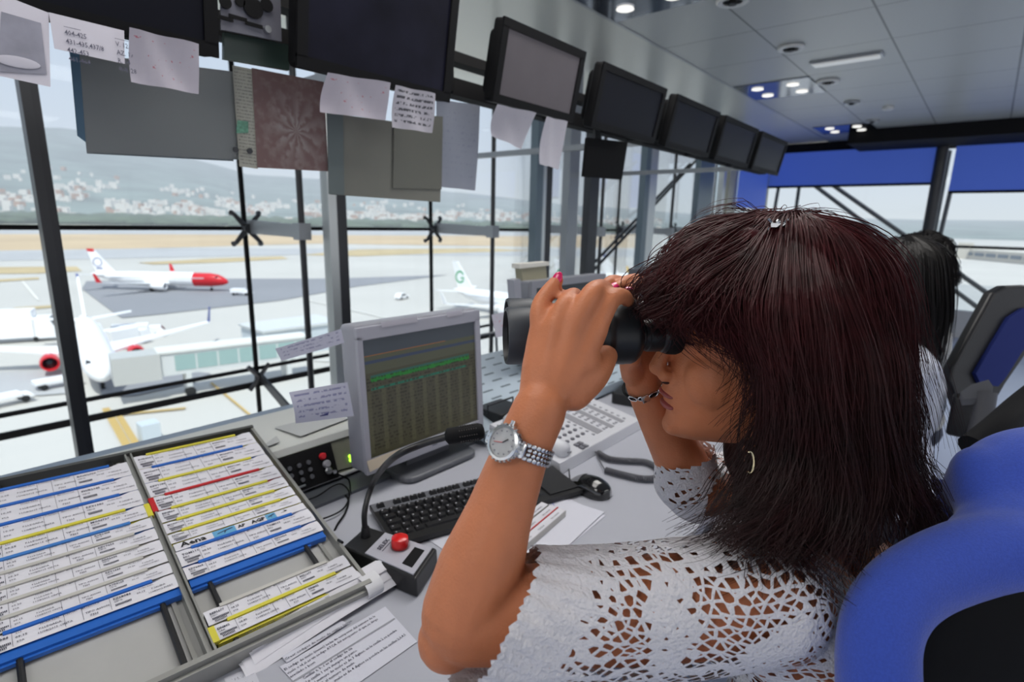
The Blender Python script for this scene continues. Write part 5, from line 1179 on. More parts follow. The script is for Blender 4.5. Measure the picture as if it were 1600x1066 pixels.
# nails
def nail_at(p, d, ax, nrm, parent=woman, w_=.0048, l_=.0068):
    c = at(*p, d); ax = ax.normalized(); nrm = (nrm - ax * nrm.dot(ax)).normalized(); sd_ = ax.cross(nrm)
    part('fingernail', MB().ball(c, (l_, w_, .0016), Matrix((ax, sd_, nrm)).transposed(), 14, 8), nail, body_o, 'full')
inv = -(ROT @ V((0, 0, -1)))
nail_at((871, 435), .5130, at(871, 430, .513) - at(863, 449, .513), inv + RT * -.2 + UP * .3, l_=.0068)
nail_at((961, 446), .6115, at(953, 453, .61) - at(970, 442, .62), inv * .6 + UP, w_=.005, l_=.0078)
nail_at((983, 450), .6190, at(975, 454, .61) - at(995, 447, .63), inv * .6 + UP, w_=.005, l_=.0078)
# lips, nostril, lashes, brow
part('lips', MB().ball(H(.0975, 0, -.0672), (.0085, .0215, .0046), MH).ball(H(.0955, 0, -.0808), (.0085, .0185, .0052), MH), lip, body_o, 'full')
part('nostril', MB().ball(H(.1035, .0125, -.0515), (.0042, .0022, .0022), MH, 10, 6), mat('nostril_dark', (50, 22, 18), .8), body_o, 'full')
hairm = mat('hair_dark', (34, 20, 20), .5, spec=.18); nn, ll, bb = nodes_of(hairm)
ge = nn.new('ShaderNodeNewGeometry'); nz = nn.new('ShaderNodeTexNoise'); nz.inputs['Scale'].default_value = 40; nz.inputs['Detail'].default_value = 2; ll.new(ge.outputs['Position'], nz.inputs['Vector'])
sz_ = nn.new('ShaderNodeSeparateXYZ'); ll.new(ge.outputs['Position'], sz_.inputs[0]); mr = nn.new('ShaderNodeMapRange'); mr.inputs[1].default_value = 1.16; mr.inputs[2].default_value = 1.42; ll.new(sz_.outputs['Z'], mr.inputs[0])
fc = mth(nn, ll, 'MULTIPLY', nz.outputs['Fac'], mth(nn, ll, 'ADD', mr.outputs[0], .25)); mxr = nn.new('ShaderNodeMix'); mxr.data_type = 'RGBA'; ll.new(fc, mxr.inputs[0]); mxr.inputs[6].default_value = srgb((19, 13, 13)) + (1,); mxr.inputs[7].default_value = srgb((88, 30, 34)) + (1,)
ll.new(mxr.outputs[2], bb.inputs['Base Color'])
part('eyelashes', MB().tube([H(.088, .046, .0), H(.097, .038, .002), H(.1, .026, .001)], .0014, 6).tube([H(.095, .04, .001), H(.106, .042, .006)], [.0012, .0004], 5), hairm, body_o)
part('eyebrow', MB().tube([H(.082, .055, .019), H(.096, .042, .024), H(.103, .022, .020)], [.001, .003, .002], 6), hairm, body_o)
# ---- crochet top
cro = mat('crochet_white', (214, 212, 216), .85, spec=.1, sheen=.2); nn, ll, bb = nodes_of(cro)
tc_ = nn.new('ShaderNodeTexCoord'); dn_ = nn.new('ShaderNodeTexNoise'); dn_.inputs['Scale'].default_value = 14; ll.new(tc_.outputs['Object'], dn_.inputs['Vector'])
vm0 = nn.new('ShaderNodeVectorMath'); vm0.operation = 'MULTIPLY_ADD'; ll.new(dn_.outputs['Color'], vm0.inputs[0]); vm0.inputs[1].default_value = (.03,) * 3; ll.new(tc_.outputs['Object'], vm0.inputs[2])
vm = nn.new('ShaderNodeMapping'); vm.vector_type = 'POINT'; vm.inputs['Rotation'].default_value = (.0, math.radians(45), math.atan2(RT.y, RT.x)); vm.inputs['Scale'].default_value = (1, .6, 1.25); ll.new(vm0.outputs[0], vm.inputs['Vector'])
vo = nn.new('ShaderNodeTexVoronoi'); vo.feature = 'DISTANCE_TO_EDGE'; vo.inputs['Scale'].default_value = 118; vo.inputs['Randomness'].default_value = .38; ll.new(vm.outputs[0], vo.inputs['Vector'])
atb = nn.new('ShaderNodeAttribute'); atb.attribute_name = 'solid'
big = nn.new('ShaderNodeTexNoise'); big.inputs['Scale'].default_value = 17; big.inputs['Detail'].default_value = 1; ll.new(tc_.outputs['Object'], big.inputs['Vector'])
mrb = nn.new('ShaderNodeMapRange'); mrb.inputs[1].default_value = .50; mrb.inputs[2].default_value = .66; mrb.inputs[3].default_value = .13; mrb.inputs[4].default_value = .38; ll.new(big.outputs['Fac'], mrb.inputs[0])
th = mth(nn, ll, 'ADD', mrb.outputs[0], mth(nn, ll, 'MULTIPLY', atb.outputs['Fac'], .45))
solid_ = mth(nn, ll, 'LESS_THAN', vo.outputs['Distance'], th); ll.new(solid_, bb.inputs['Alpha'])
bp = nn.new('ShaderNodeBump'); bp.inputs['Strength'].default_value = .7; bp.inputs['Distance'].default_value = .004; bp.invert = True
wv = nn.new('ShaderNodeTexVoronoi'); wv.inputs['Scale'].default_value = 380; ll.new(tc_.outputs['Object'], wv.inputs['Vector'])
ll.new(mth(nn, ll, 'ADD', vo.outputs['Distance'], mth(nn, ll, 'MULTIPLY', wv.outputs['Distance'], .35)), bp.inputs['Height']); ll.new(bp.outputs['Normal'], bb.inputs['Normal'])
top_mb = MB()
HL = at(764, 972, .458)            # middle of the left hem
limb(top_mb, [SL, at(960, 958, .476), at(800, 970, .462), at(735, 975, .455)], [.060, .0555, .058, .061], 24, 6)
top_mb.ball(CH, (.109, .160, .165), MT, 28, 18); top_mb.ball(CH - UP * .16, (.104, .140, .15), MT, 28, 18); top_mb.ball(CH - UP * .29, (.134, .172, .11), MT, 28, 18)
limb(top_mb, [SL, NB - UP * .042, SR], [.060, .068, .060]); limb(top_mb, [SL + Lf * -.02, CH + Lf * .06], [.062, .10]); limb(top_mb, [SR + Lf * .02, CH - Lf * .06], [.062, .10])
for s_ in (-1, 1): top_mb.ball(CH + Fw * .078 + Lf * (.07 * s_) - UP * .03, (.066, .066, .066), MT)
HR = at(1056, 716, .752); limb(top_mb, [SR, (SR + ER) / 2 - UP * .01, ER, at(1070, 716, .725), at(1060, 680, .722)], [.056, .050, .046, .040, .040], 20, 6)
hemA = (at(822, 888, .46) + V()); hemB = at(708, 1050, .46); hd_ = (hemB - hemA).normalized(); hn = hd_.cross(inv).normalized()
if hn.dot(HL - SL) < 0: hn = -hn
HR = at(1040, 713, .725); hnR = (UP * .95 - RT * .30).normalized()
nkc = NB + UP * .012
def cut(p):
    if (p - hemA).dot(hn) > 0 and (p - SL).length > .1 and (p - HL).length < .20: return True
    if (p - HR).dot(hnR) > 0 and (p - HR).length < .12: return True
    if p.z > NB.z + .004 and (p - NB).length < .12: return True
    return False
cm = blob_mesh(top_mb, .0045, 6, .6, cut)
at_ = cm.attributes.new('solid', 'FLOAT', 'POINT'); bm = bmesh.new(); 
vals = []
for v in cm.vertices:
    p = v.co; d1 = abs((p - hemA).dot(hn)); a = max(0, 1 - d1 / .075) if (p - HL).length < .16 else 0
    d2 = abs(p.z - NB.z); a = max(a, max(0, 1.3 - d2 / .03) if (p - NB).length < .13 else 0); d3 = (p - HR).length; a = max(a, .5 * max(0, 1 - d3 / .1)); vals.append(min(a, 1))
at_.data.foreach_set('value', vals); bm.free()
# folds and ribs of the knit
for v, nrm in [(v, v.normal.copy()) for v in cm.vertices]:
    p = v.co; s_ = (p - hemA).dot(hn); w_ = .0022 * noise.noise(p * 24) + .0035 * noise.noise(V((s_ * 9, p.z * 30, p.y * 10)))
    if abs(s_) < .09 and (p - HL).length < .17: w_ += .0022 * math.sin(math.atan2((p - HL).dot(hd_), (p - HL).dot(inv)) * 26) * (1 - abs(s_) / .09)
    v.co = p + nrm * w_
top_o = put('crochet_top', cm, cro, woman)
tr_m = MB()
for s_ in (-1, 1):
    hj = HIP + Lf * (.085 * s_); kn = hj + Fw * .42 + Lf * (.03 * s_) + UP * .02; an = V((kn.x, kn.y, .11)) + Fw * .02
    limb(tr_m, [hj, kn], [.094, .066]); limb(tr_m, [kn, an], [.064, .05])
tr_m.ball(HIP + UP * .01, (.133, .173, .10), MT)
put('trousers', blob_mesh(tr_m, .009, 4), mat('trousers_dark', (40, 44, 60), .85), woman)
for s_ in (-1, 1):
    hj = HIP + Lf * (.085 * s_); kn = hj + Fw * .42 + Lf * (.03 * s_) + UP * .02; an = V((kn.x, kn.y, .05)) + Fw * .02
    part('shoe', MB().ball(an + Fw * .06 - UP * .008, (.125, .043, .042), MH, 18, 10), blackm, woman, 'full')
# ---- hair
def strands(mb, guides, n, r, spread, seed, wav=.004, steps=16, clump=7, lift=.0, curl=0.):
    rr = random.Random(seed); G_ = []
    for gd in guides:
        P = [at(*p) if len(p) == 3 and not isinstance(p, Vector) else p for p in gd]; S = smooth_pts(P, 8); m_ = len(S) - 1
        G_.append([S[min(m_, int(i * m_ / (steps - 1)))].lerp(S[min(m_, int(i * m_ / (steps - 1)) + 1)], (i * m_ / (steps - 1)) % 1) for i in range(steps)])
    k = len(G_) - 1; V_, F_ = mb.v, mb.f
    cl = [(rr.uniform(0, k), V((rr.gauss(0, 1), rr.gauss(0, 1), rr.gauss(0, 1))), rr.uniform(0, 6.28), rr.uniform(.76, 1.1)) for _ in range(max(6, n // clump))]
    for q_ in range(n):
        c = rr.choice(cl); t = min(max(c[0] + rr.gauss(0, .10), 0), k - 1e-4); i0 = int(t); ft = t - i0
        jit = V((rr.gauss(0, 1), rr.gauss(0, 1), rr.gauss(0, 1))) * .0022; ln = c[3] * rr.uniform(.82, 1.03); st_ = rr.uniform(0, .10)
        ph = c[2] + rr.uniform(-.5, .5); pts = []
        for i in range(steps):
            s_ = (st_ + (i / (steps - 1)) * (1 - st_)) * min(ln, 1); x = s_ * (steps - 1); a = int(x); a = min(a, steps - 2); f_ = x - a
            p = G_[i0][a].lerp(G_[i0][a + 1], f_).lerp(G_[i0 + 1][a].lerp(G_[i0 + 1][a + 1], f_), ft)
            env = min(1, s_ * 3 + .15)
            if wav > .01: q0 = p * 11; p = p + RT * (.030 * s_ * noise.noise(q0)) + UP * (.016 * s_ * noise.noise(q0 + V((7, 3, 1)))) + inv * (.014 * s_ * noise.noise(q0 * 1.7 + V((1, 9, 4))))
            p = p + c[1] * spread * env * (.5 + s_) + jit * (1 + 2 * s_) + inv * (lift + abs(jit.x) * 1.0)
            if wav: p = p + RT * (wav * math.sin(ph + s_ * 9) * s_) + UP * (wav * .6 * math.cos(ph * 1.7 + s_ * 8) * s_)
            if curl: p = p + RT * curl * math.sin(ph + s_ * 30) + inv * curl * math.cos(ph + s_ * 30)
            pts.append(p)
        base = len(V_)
        for i, p in enumerate(pts):
            tn = (pts[min(i + 1, steps - 1)] - pts[max(i - 1, 0)]).normalized(); sd_ = tn.cross(inv)
            sd_ = sd_.normalized() if sd_.length > 1e-4 else RT; w_ = r * (1 - .75 * (i / (steps - 1)) ** 2)
            V_ += [p + sd_ * w_, p - sd_ * w_, p + inv * w_ * 1.2]
        for i in range(steps - 1):
            b_ = base + i * 3
            F_ += [(b_, b_ + 2, b_ + 5, b_ + 3), (b_ + 2, b_ + 1, b_ + 4, b_ + 5), (b_ + 1, b_, b_ + 3, b_ + 4)]
    return mb
hb_ = MB()
for (f_, z, l_, r_) in [(-.012, .052, 0, (.098, .084, .088)), (-.06, .024, 0, (.096, .084, .096)), (.045, .088, 0, (.065, .070, .052)), (.088, .062, 0, (.030, .060, .034)), (-.095, -.05, 0, (.078, .082, .10)), (-.100, -.13, 0, (.085, .084, .09)),
                        (-.09, -.20, .0, (.095, .080, .07)), (-.035, -.06, .045, (.030, .036, .10)), (-.045, -.15, .05, (.050, .040, .08)), (-.035, -.215, .07, (.055, .035, .035)), (-.035, -.06, -.045, (.030, .036, .10)), (-.045, -.15, -.05, (.050, .040, .08))]:
    hb_.ball(H(f_, l_, z), r_, MH, 20, 12)
hm = blob_mesh(hb_, .005, 6, .6)
for v, nrm in [(v, v.normal.copy()) for v in hm.vertices]:
    p = v.co - HC; a = math.atan2(p.dot(Fw), 1) ; v.co = v.co + nrm * (.004 * noise.noise(V((p.dot(Fw) * 60, p.dot(Lf) * 60, p.z * 8))) + .006 * noise.noise(V((p.dot(Fw) * 20, p.dot(Lf) * 20, p.z * 5))) - .004)
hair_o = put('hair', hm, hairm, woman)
GL = [
 [(1185, 338, .62), (1125, 350, .585), (1066, 382, .572), (1026, 416, .572), (1008, 446, .580), (1004, 480, .595)],
 [(1198, 336, .605), (1135, 368, .558), (1080, 402, .545), (1040, 436, .545), (1018, 468, .556), (1036, 508, .562)],
 [(1205, 338, .595), (1150, 390, .545), (1098, 430, .530), (1062, 468, .528), (1052, 500, .536), (1068, 528, .550)],
 [(1208, 340, .59), (1170, 402, .535), (1128, 452, .520), (1108, 500, .520), (1132, 534, .530), (1160, 556, .540)],
 [(1212, 340, .585), (1186, 415, .527), (1162, 480, .512), (1176, 545, .512), (1204, 600, .518), (1196, 660, .528), (1160, 720, .53), (1120, 790, .52)],
 [(1218, 341, .58), (1200, 430, .52), (1192, 520, .505), (1210, 610, .503), (1204, 700, .505), (1150, 780, .495), (1070, 858, .488)],
 [(1228, 342, .578), (1218, 440, .515), (1218, 540, .50), (1226, 640, .50), (1214, 740, .493), (1160, 820, .478), (1075, 872, .470)],
 [(1240, 343, .578), (1242, 440, .512), (1248, 550, .496), (1254, 660, .495), (1245, 760, .485), (1225, 830, .47), (1190, 875, .465)],
 [(1255, 345, .58), (1272, 440, .515), (1288, 550, .498), (1298, 670, .495), (1296, 770, .488), (1290, 832, .475), (1275, 872, .468)],
 [(1272, 347, .585), (1302, 440, .525), (1330, 550, .51), (1346, 670, .505), (1352, 770, .50), (1356, 835, .49), (1352, 890, .485)],
 [(1290, 349, .595), (1337, 430, .545), (1368, 540, .53), (1388, 660, .525), (1402, 760, .52), (1412, 830, .52), (1408, 895, .52)],
 [(1305, 353, .61), (1346, 414, .575), (1374, 510, .565), (1392, 620, .56), (1410, 720, .56), (1436, 800, .56), (1442, 865, .565)],
 [(1312, 356, .635), (1358, 410, .62), (1386, 495, .61), (1402, 590, .61), (1420, 680, .61), (1446, 760, .61), (1470, 830, .61)]]
# crown: strands leave the parting in every direction so that no scalp shows
CR = []
for k in range(15):
    a = 2 * PI * k / 14; c_, s_ = math.cos(a), math.sin(a)
    zf = .93 if c_ < -.1 else 1.
    CR.append([H(-.02 + c_ * .004, s_ * .004, .134), H(-.03 + c_ * .055, s_ * .050, .128 * zf), H(-.038 + c_ * .085, s_ * .078, .095 * zf), H(-.048 + c_ * .095, s_ * .086, .045), H(-.060 + c_ * .100, s_ * .090, -.02), H(-.085 + c_ * .105, s_ * .098, -.10)])
part('hair_locks', strands(MB(), CR, 2600, .0007, .003, 21, wav=.004, lift=0), hairm, hair_o)
sm__ = strands(MB(), GL, 6000, .0005, .0050, 11, wav=.014, lift=.004, clump=22)
part('hair_locks', sm__, hairm, hair_o)
# strand ends over the shoulder and loose flyaways
GE = [[(1165, 680, .53), (1140, 740, .52), (1110, 790, .50), (1075, 835, .49)], [(1180, 700, .52), (1165, 780, .50), (1130, 850, .48), (1060, 868, .478)], [(1210, 760, .50), (1190, 830, .475), (1230, 880, .465), (1290, 935, .46)], [(1250, 760, .49), (1235, 850, .47), (1262, 900, .462), (1330, 960, .458)], [(1340, 780, .5), (1350, 850, .48), (1362, 900, .475), (1370, 950, .475)]]
part('hair_locks', strands(MB(), GE, 230, .00045, .006, 5, wav=.006), hairm, hair_o)
GF = [[(1150, 340, .60), (1080, 372, .58), (1030, 410, .58), (1000, 450, .59)], [(1210, 332, .60), (1190, 328, .60), (1150, 330, .60), (1110, 350, .60)], [(1230, 338, .60), (1300, 342, .60), (1350, 366, .60), (1400, 420, .60)], [(1330, 356, .60), (1400, 430, .6), (1432, 560, .6), (1470, 760, .6)]]
part('hair_locks', strands(MB(), GF, 260, .00035, .007, 9, wav=.006), hairm, hair_o)
hc_ = MB(); p = at(1215, 352, .545)
for s_ in (-1, 1): hc_.tube([p + RT * (.010 * s_) + UP * .006, p + RT * (.004 * s_), p + RT * (.012 * s_) - UP * .007], .0016, 6)
hc_.box(p, (.016, .005, .004), MH); hc_.ball(p + UP * .003, .0028); part('hair_clip', hc_, steel, woman)
er_ = MB().tube([at(1172 + 6 * math.cos(a), 723 + 17 * math.sin(a), .494) for a in [-2.0 + 4.2 * k / 14 for k in range(15)]], .0011, 8)
part('earring', er_, mat('earring_metal', (210, 196, 160), .2, 1.), woman, 60)
# ---- wrist watch
wt = thing('wrist_watch', at(813, 697, .45), 'steel wrist watch with white dial on the near wrist', 'watch')
WA, WB = at(815, 705, .470), at(843, 640, .476); wax = (at(781, 800, .466) - at(843, 640, .476)).normalized()
wc = at(816, 700, .470); wr = .0262
nd = (inv * .80 - RT * .60); nd = (nd - wax * nd.dot(wax)).normalized(); td = wax.cross(nd)
def wring(ang, r=wr, h=0.): return wc + (nd * math.cos(ang) + td * math.sin(ang)) * r + wax * h
for k in range(36):
    a = 2 * PI * k / 36
    if abs((a + PI) % (2 * PI) - PI) < .50: continue
    for j, (h, w_) in enumerate(((-.0055, .0035), (-.0018, .003), (.0018, .003), (.0055, .0035))):
        a2 = a + (.09 if j in (1, 2) else 0); o_ = (nd * math.cos(a2) + td * math.sin(a2)); tt = (-nd * math.sin(a2) + td * math.cos(a2))
        if j == 0: lk = MB()
        lk.rbox(wring(a2, wr, h), (.0042 if j in (0, 3) else .0036, w_, .0024), .0008, Matrix((tt, wax, o_)).transposed(), 1)
    part('bracelet_link', lk, steel, wt, 40)
cc = wc + nd * (wr + .001)
part('case', MB().lathe([(.0135, -.003), (.0158, -.001), (.0158, .003), (.0146, .0055), (.0125, .006), (.0120, .0045)], cc, nd, 32, cap=False).lathe([(.0135, -.003), (.001, -.003)], cc, nd, 24), steel, wt, 30)
bzm = MB()
for k in range(24): a = 2 * PI * k / 24; bzm.box(cc + (td * math.cos(a) + wax * math.sin(a)) * .0152 + nd * .0030, (.0018, .0018, .0035), Matrix((td, wax, nd)).transposed())
part('bezel_notches', bzm, silver, wt)
part('dial', MB().lathe([(.0122, .0044), (.001, .0044)], cc, nd, 28), mat('dial_white', (226, 226, 226), .4), wt)
for k in range(12): a = 2 * PI * k / 12; part('hour_marker', MB().box(cc + (td * math.cos(a) + wax * math.sin(a)) * .0096 + nd * .0048, (.0012, .0012, .0004), Matrix((td, wax, nd)).transposed()), greyp, wt)
part('hand', MB().tube([cc + nd * .005, cc + nd * .005 + td * .0085 + wax * .002], .0003, 5), mat('hand_red', (190, 60, 60), .4), wt)
part('hand', MB().tube([cc + nd * .005, cc + nd * .005 - td * .004 - wax * .004], .0005, 5), darkm, wt)
part('crown', MB().lathe([(.002, 0), (.002, .004)], cc + wax * -.0155 + nd * .001, -wax, 10), steel, wt)
for s_ in (-1, 1): part('lug', MB().rbox(cc + td * (s_ * .0165) - nd * .0005, (.007, .013, .004), .002, Matrix((td, wax, nd)).transposed(), 2), steel, wt, 40)
# ---- bracelet on the other wrist
brc = thing('bracelet', at(1004, 603, .695), 'silver link bracelet with square clasp on the far wrist', 'bracelet')
bc = at(1005, 601, .698); bax = (at(1022, 640, .712) - at(1004, 598, .697)).normalized(); b1 = (inv - bax * inv.dot(bax)).normalized(); b2 = bax.cross(b1)
bp_ = lambda a, r=.0262: bc + (b1 * math.cos(a) + b2 * math.sin(a)) * r + bax * (.004 * math.cos(a))
part('leather_band', MB().tube([bp_(2 * PI * k / 30) for k in range(31)], .0018, 8, cap=False), blackm, brc, 60)
for k in range(5):
    a = -1.25 + k * .5; lp = MB(); c0, c1 = bp_(a, .0278), bp_(a + .42, .0278); mid = (c0 + c1) / 2; dr_ = (c1 - c0).normalized(); o_ = (mid - bc).normalized(); sdd = dr_.cross(o_)
    lp.tube([mid + dr_ * (.0062 * math.cos(t_)) + sdd * (.0034 * math.sin(t_)) for t_ in [2 * PI * q_ / 16 for q_ in range(17)]], .0010, 6, cap=False); part('link', lp, steel, brc, 60)
part('clasp', MB().rbox(bp_(.35 * 1, .0285), (.010, .009, .003), .001, Matrix((b2, bax, b1)).transposed()), steel, brc, 40)
# ---- binoculars
rub = mat('binocular_rubber', (22, 24, 27), .42, spec=.5); rub2 = mat('binocular_grey', (44, 50, 58), .5)
bn_ = thing('binoculars', at(900, 525, .60), 'large black binoculars held to her eyes with both hands', 'binoculars')
eA, oA = at(1046, 524, .585), at(790, 525, .562); bd_ = (oA - eA).normalized(); offE = VW * .064; offO = VW * .072
sdn = VW
for i, off in enumerate((V(), 1)):
    off = V() if i == 0 else VW * .068
    e0 = eA + off; L_ = (oA - eA).length
    part('objective_barrel', MB().lathe([(.0240, L_ * .36), (.0262, L_ * .42), (.0280, L_ * .52), (.0283, L_ * .72), (.0288, L_ * .80), (.0292, L_ * .985), (.0285, L_), (.0262, L_), (.0255, L_ * .97)], e0, bd_, 40, cap=False), rub, bn_, 30)
    part('objective_collar', MB().lathe([(.0290, L_ * .83), (.0297, L_ * .84), (.0297, L_ * .99), (.0288, L_ * 1.0)], e0, bd_, 40, cap=False), rub2, bn_, 30)
    part('objective_lens', MB().lathe([(.0258, L_ * .965), (.012, L_ * .975), (.001, L_ * .978)], e0, bd_, 32), mat('lens_coating', (40, 60, 70), .05, spec=.8), bn_, 'full')
    hm_ = MB(); c = e0 + bd_ * (L_ * .29) + UP * .004 + (VW * .006 if i == 0 else VW * -.006); MBn = Matrix((bd_, bd_.cross(UP).normalized() * -1, UP)).transposed()
    hm_.ball(c, (L_ * .125, .029, .037), MBn, 24, 14); hm_.ball(c + bd_ * .008, (L_ * .10, .030, .035), MBn, 24, 14); hm_.lathe([(.024, L_ * .20), (.0305, L_ * .24), (.0305, L_ * .38), (.026, L_ * .42)], e0, bd_, 28)
    put('prism_housing', blob_mesh(hm_, .0025, 4), rub, bn_)
    part('eyepiece', MB().lathe([(.015, -.002), (.0185, 0), (.0195, .004), (.0185, .009), (.0170, .011), (.0175, .013), (.0175, .026), (.0165, .027), (.0165, .031), (.0185, .033), (.0185, .046), (.02, .05), (.022, .066)], e0, bd_, 36, cap=False), rub, bn_, 30)
    part('eyecup', MB().lathe([(.0195, .006), (.0205, .003), (.0210, -.006), (.0195, -.010), (.016, -.008), (.015, 0)], e0, bd_, 32, cap=False), blackm, bn_, 50)
    rg = MB()
    for k in range(24): a = 2 * PI * k / 24; pa = UP; pb2 = bd_.cross(UP).normalized(); rg.box(e0 + bd_ * .0395 + (pa * math.cos(a) + pb2 * math.sin(a)) * .0187, (.010, .0022, .0022), Matrix((bd_, pb2, UP)).transposed())
    part('ribbed_ring', rg, rub, bn_)
br_c = eA + VW * .034 + bd_ * (L_ * .33) + UP * .012
part('bridge', MB().rbox(br_c, (L_ * .22, .05, .026), .008, MBn), rub, bn_, 40)
part('focus_wheel', MB().lathe([(.004, -.02), (.011, -.018), (.012, -.006), (.012, .010), (.010, .014), (.004, .016)], eA + VW * .034 + bd_ * (L_ * .17) + UP * .022, bd_, 24), rub, bn_, 30)
part('strap_ring', MB().tube([at(1001 + 4 * math.cos(a), 468 + 7 * math.sin(a), .555) for a in [2 * PI * k / 14 for k in range(15)]], .0011, 6, cap=False), steel, bn_)
# ---- colleagues further along the desk
def colleague(headp, fwd, lab, shirt, hair, hr, long_, curl=0., lean=0.):
    up = UP; lf = up.cross(fwd).normalized(); M_ = Matrix((fwd, lf, up)).transposed()
    def Q(f_, l_, z): return headp + fwd * f_ + lf * l_ + up * z
    t = thing('person', V((headp.x, headp.y, 0)), lab, 'person'); b = MB()
    b.ball(Q(0, 0, 0), (.092, .074, .10), M_); b.ball(Q(.035, 0, -.055), (.058, .052, .062), M_); limb(b, [Q(.095, 0, .0), Q(.108, 0, -.03)], [.008, .010], 10)
    for s_ in (-1, 1): b.ball(Q(-.004, s_ * .075, -.015), (.016, .006, .028), M_)
    limb(b, [Q(-.03, 0, -.07), Q(-.05, 0, -.17)], [.052, .055]); ch = Q(-.07 - lean, 0, -.33)
    b.ball(ch, (.10, .15, .16), M_); b.ball(ch - up * .19, (.10, .135, .15), M_); b.ball(ch - up * .33, (.13, .165, .11), M_)
    s = MB(); s.ball(ch, (.112, .162, .17), M_).ball(ch - up * .19, (.112, .147, .16), M_).ball(ch - up * .30, (.138, .175, .10), M_)
    tr = MB().ball(ch - up * .36, (.14, .178, .10), M_)
    for s_ in (-1, 1):
        sh = Q(-.05 - lean, s_ * .17, -.215); el = sh + fwd * .12 - up * .25 + lf * (.05 * s_); wr_ = el + fwd * .23 + up * .01 - lf * (.06 * s_)
        el.z = max(el.z, ZD + .06); wr_.z = ZD + .045
        limb(b, [Q(-.05, 0, -.18), sh], [.055, .05]); limb(b, [sh, el, wr_], [.045, .038, .024]); b.ball(wr_ + fwd * .04, (.045, .035, .016), M_)
        for k in range(5):
            base = wr_ + fwd * (.07 if k else .03) + lf * ((k - 2.5) * .016 if k else -.03 * s_); limb(b, [base, base + fwd * .03 + up * .004, base + fwd * .05 - up * .012], [.009, .0082, .0068], 8, 3)
        limb(s, [Q(-.05 - lean, 0, -.195), sh], [.062, .06]); limb(s, [sh, el, el.lerp(wr_, .6)], [.056, .05, .040])
        hj = ch - up * .36 + lf * (.085 * s_); kn = hj + fwd * .40; an = V((kn.x, kn.y, .09))
        limb(b, [hj, kn, an, an + fwd * .12 - up * .04], [.08, .055, .035, .026]); limb(tr, [hj, kn], [.092, .064]); limb(tr, [kn, an], [.062, .05])
        part('shoe', MB().ball(an + fwd * .06 - up * .045, (.125, .043, .042), M_, 16, 8), blackm, t, 'full')
    bo = put('body', blob_mesh(b, .006, 4), skin2, t)
    put('shirt', blob_mesh(s, .008, 5, .5, lambda p: (p - Q(-.05, 0, -.13)).length < .085), shirt, t); put('trousers', blob_mesh(tr, .01, 4), mat('trousers_dark', (40, 44, 60), .85), t)
    h = MB().ball(Q(-.02, 0, .03), (hr, hr * .92, hr * .95), M_)
    if long_:
        h.ball(Q(-.075, 0, -.08), (.06, .088, .11), M_).ball(Q(-.10, 0, -.19), (.045, .082, .10), M_)
    hmx = blob_mesh(h, .007, 4)
    for v, nrm in [(v, v.normal.copy()) for v in hmx.vertices]:
        p = v.co - headp; v.co = v.co + nrm * (.006 * noise.noise(V((p.x * 50, p.y * 50, p.z * (8 if long_ else 50)))) + (.010 * noise.noise(p * 40) if curl else 0))
    ho = put('hair', hmx, hair, t); rr = random.Random(4); tm_ = MB()
    gd = []
    for k in range(9):
        a = 1.2 + (2 * PI - 2.4) * k / 8; dx, dy = math.cos(a), math.sin(a)
        gd.append([Q(-.02 + dx * .02, dy * .02, .03 + hr * .97), Q(-.02 + dx * hr * .8, dy * hr * .8, .03 + hr * .6), Q(-.03 + dx * hr, dy * hr * .97, 0.0), Q(-.05 + dx * hr * (.9 if long_ else 1.0), dy * hr * .9, -.10 if long_ else -.05), Q(-.07 + dx * hr * .7, dy * .08, -.26 if long_ else -.08)])
    strands(tm_, gd, 520, .0016, .005, 3, wav=.004, steps=14, curl=curl); part('hair_locks', tm_, hair, ho)
    return t
hair2 = mat('hair_black', (20, 17, 17), .45, spec=.3)
f1 = (V((-.35, .94, 0))).normalized()
colleague(at(1388, 445, 1.58), f1, 'person with long dark hair and white shirt seated just beyond the woman', mat('shirt_white', (206, 210, 222), .8, bump=.3, bscale=12), hair2, .115, True)
colleague(at(1424, 414, 2.25), (V((-.3, .95, 0))).normalized(), 'person with short curly dark hair and pale grey shirt, farthest along the desk', mat('shirt_grey', (170, 170, 166), .85, bump=.3, bscale=12), hair2, .112, False, curl=.006)
# ================================================================ CHAIRS
blue = mat('chair_blue_fabric', (58, 82, 176), .85, spec=.15, sheen=.3, noise_amt=.10, nscale=500, bump=.35, bscale=900)
c1_ = thing('office_chair', V((at(1500, 1000, .55).x, at(1500, 1000, .55).y, 0)), 'bright blue upholstered chair close behind the woman at the lower right corner', 'chair')
fm_ = MB()
def plimb(pts, rs): limb(fm_, [at(*p) for p in pts], rs, 18, 6)
plimb([(1402, 1300, .42), (1376, 1120, .43), (1372, 1000, .44), (1398, 938, .45), (1448, 900, .46), (1520, 872, .465), (1600, 858, .465), (1760, 850, .47)], [.034, .031, .030, .030, .031, .033, .034, .034])
plimb([(1560, 770, .52), (1620, 745, .52), (1760, 745, .53)], [.044, .048, .048]); plimb([(1540, 752, .52), (1600, 800, .50), (1640, 850, .48)], [.030, .045, .036]); plimb([(1500, 862, .475), (1580, 830, .49)], [.022, .04]); plimb([(1535, 740, .52), (1560, 800, .505)], [.027, .035])
put('backrest_pad', blob_mesh(fm_, .004, 12, .6), blue, c1_)
sh_ = MB().ball(at(1590, 1060, .475), (.14, .028, .115), Matrix((RT, VW, UP)).transposed(), 24, 14); put('back_shell', blob_mesh(sh_, .006, 2), mat('chair_shell', (9, 9, 11), .8, spec=.2), c1_)
sp0 = V((HIP.x, HIP.y, .375)); 
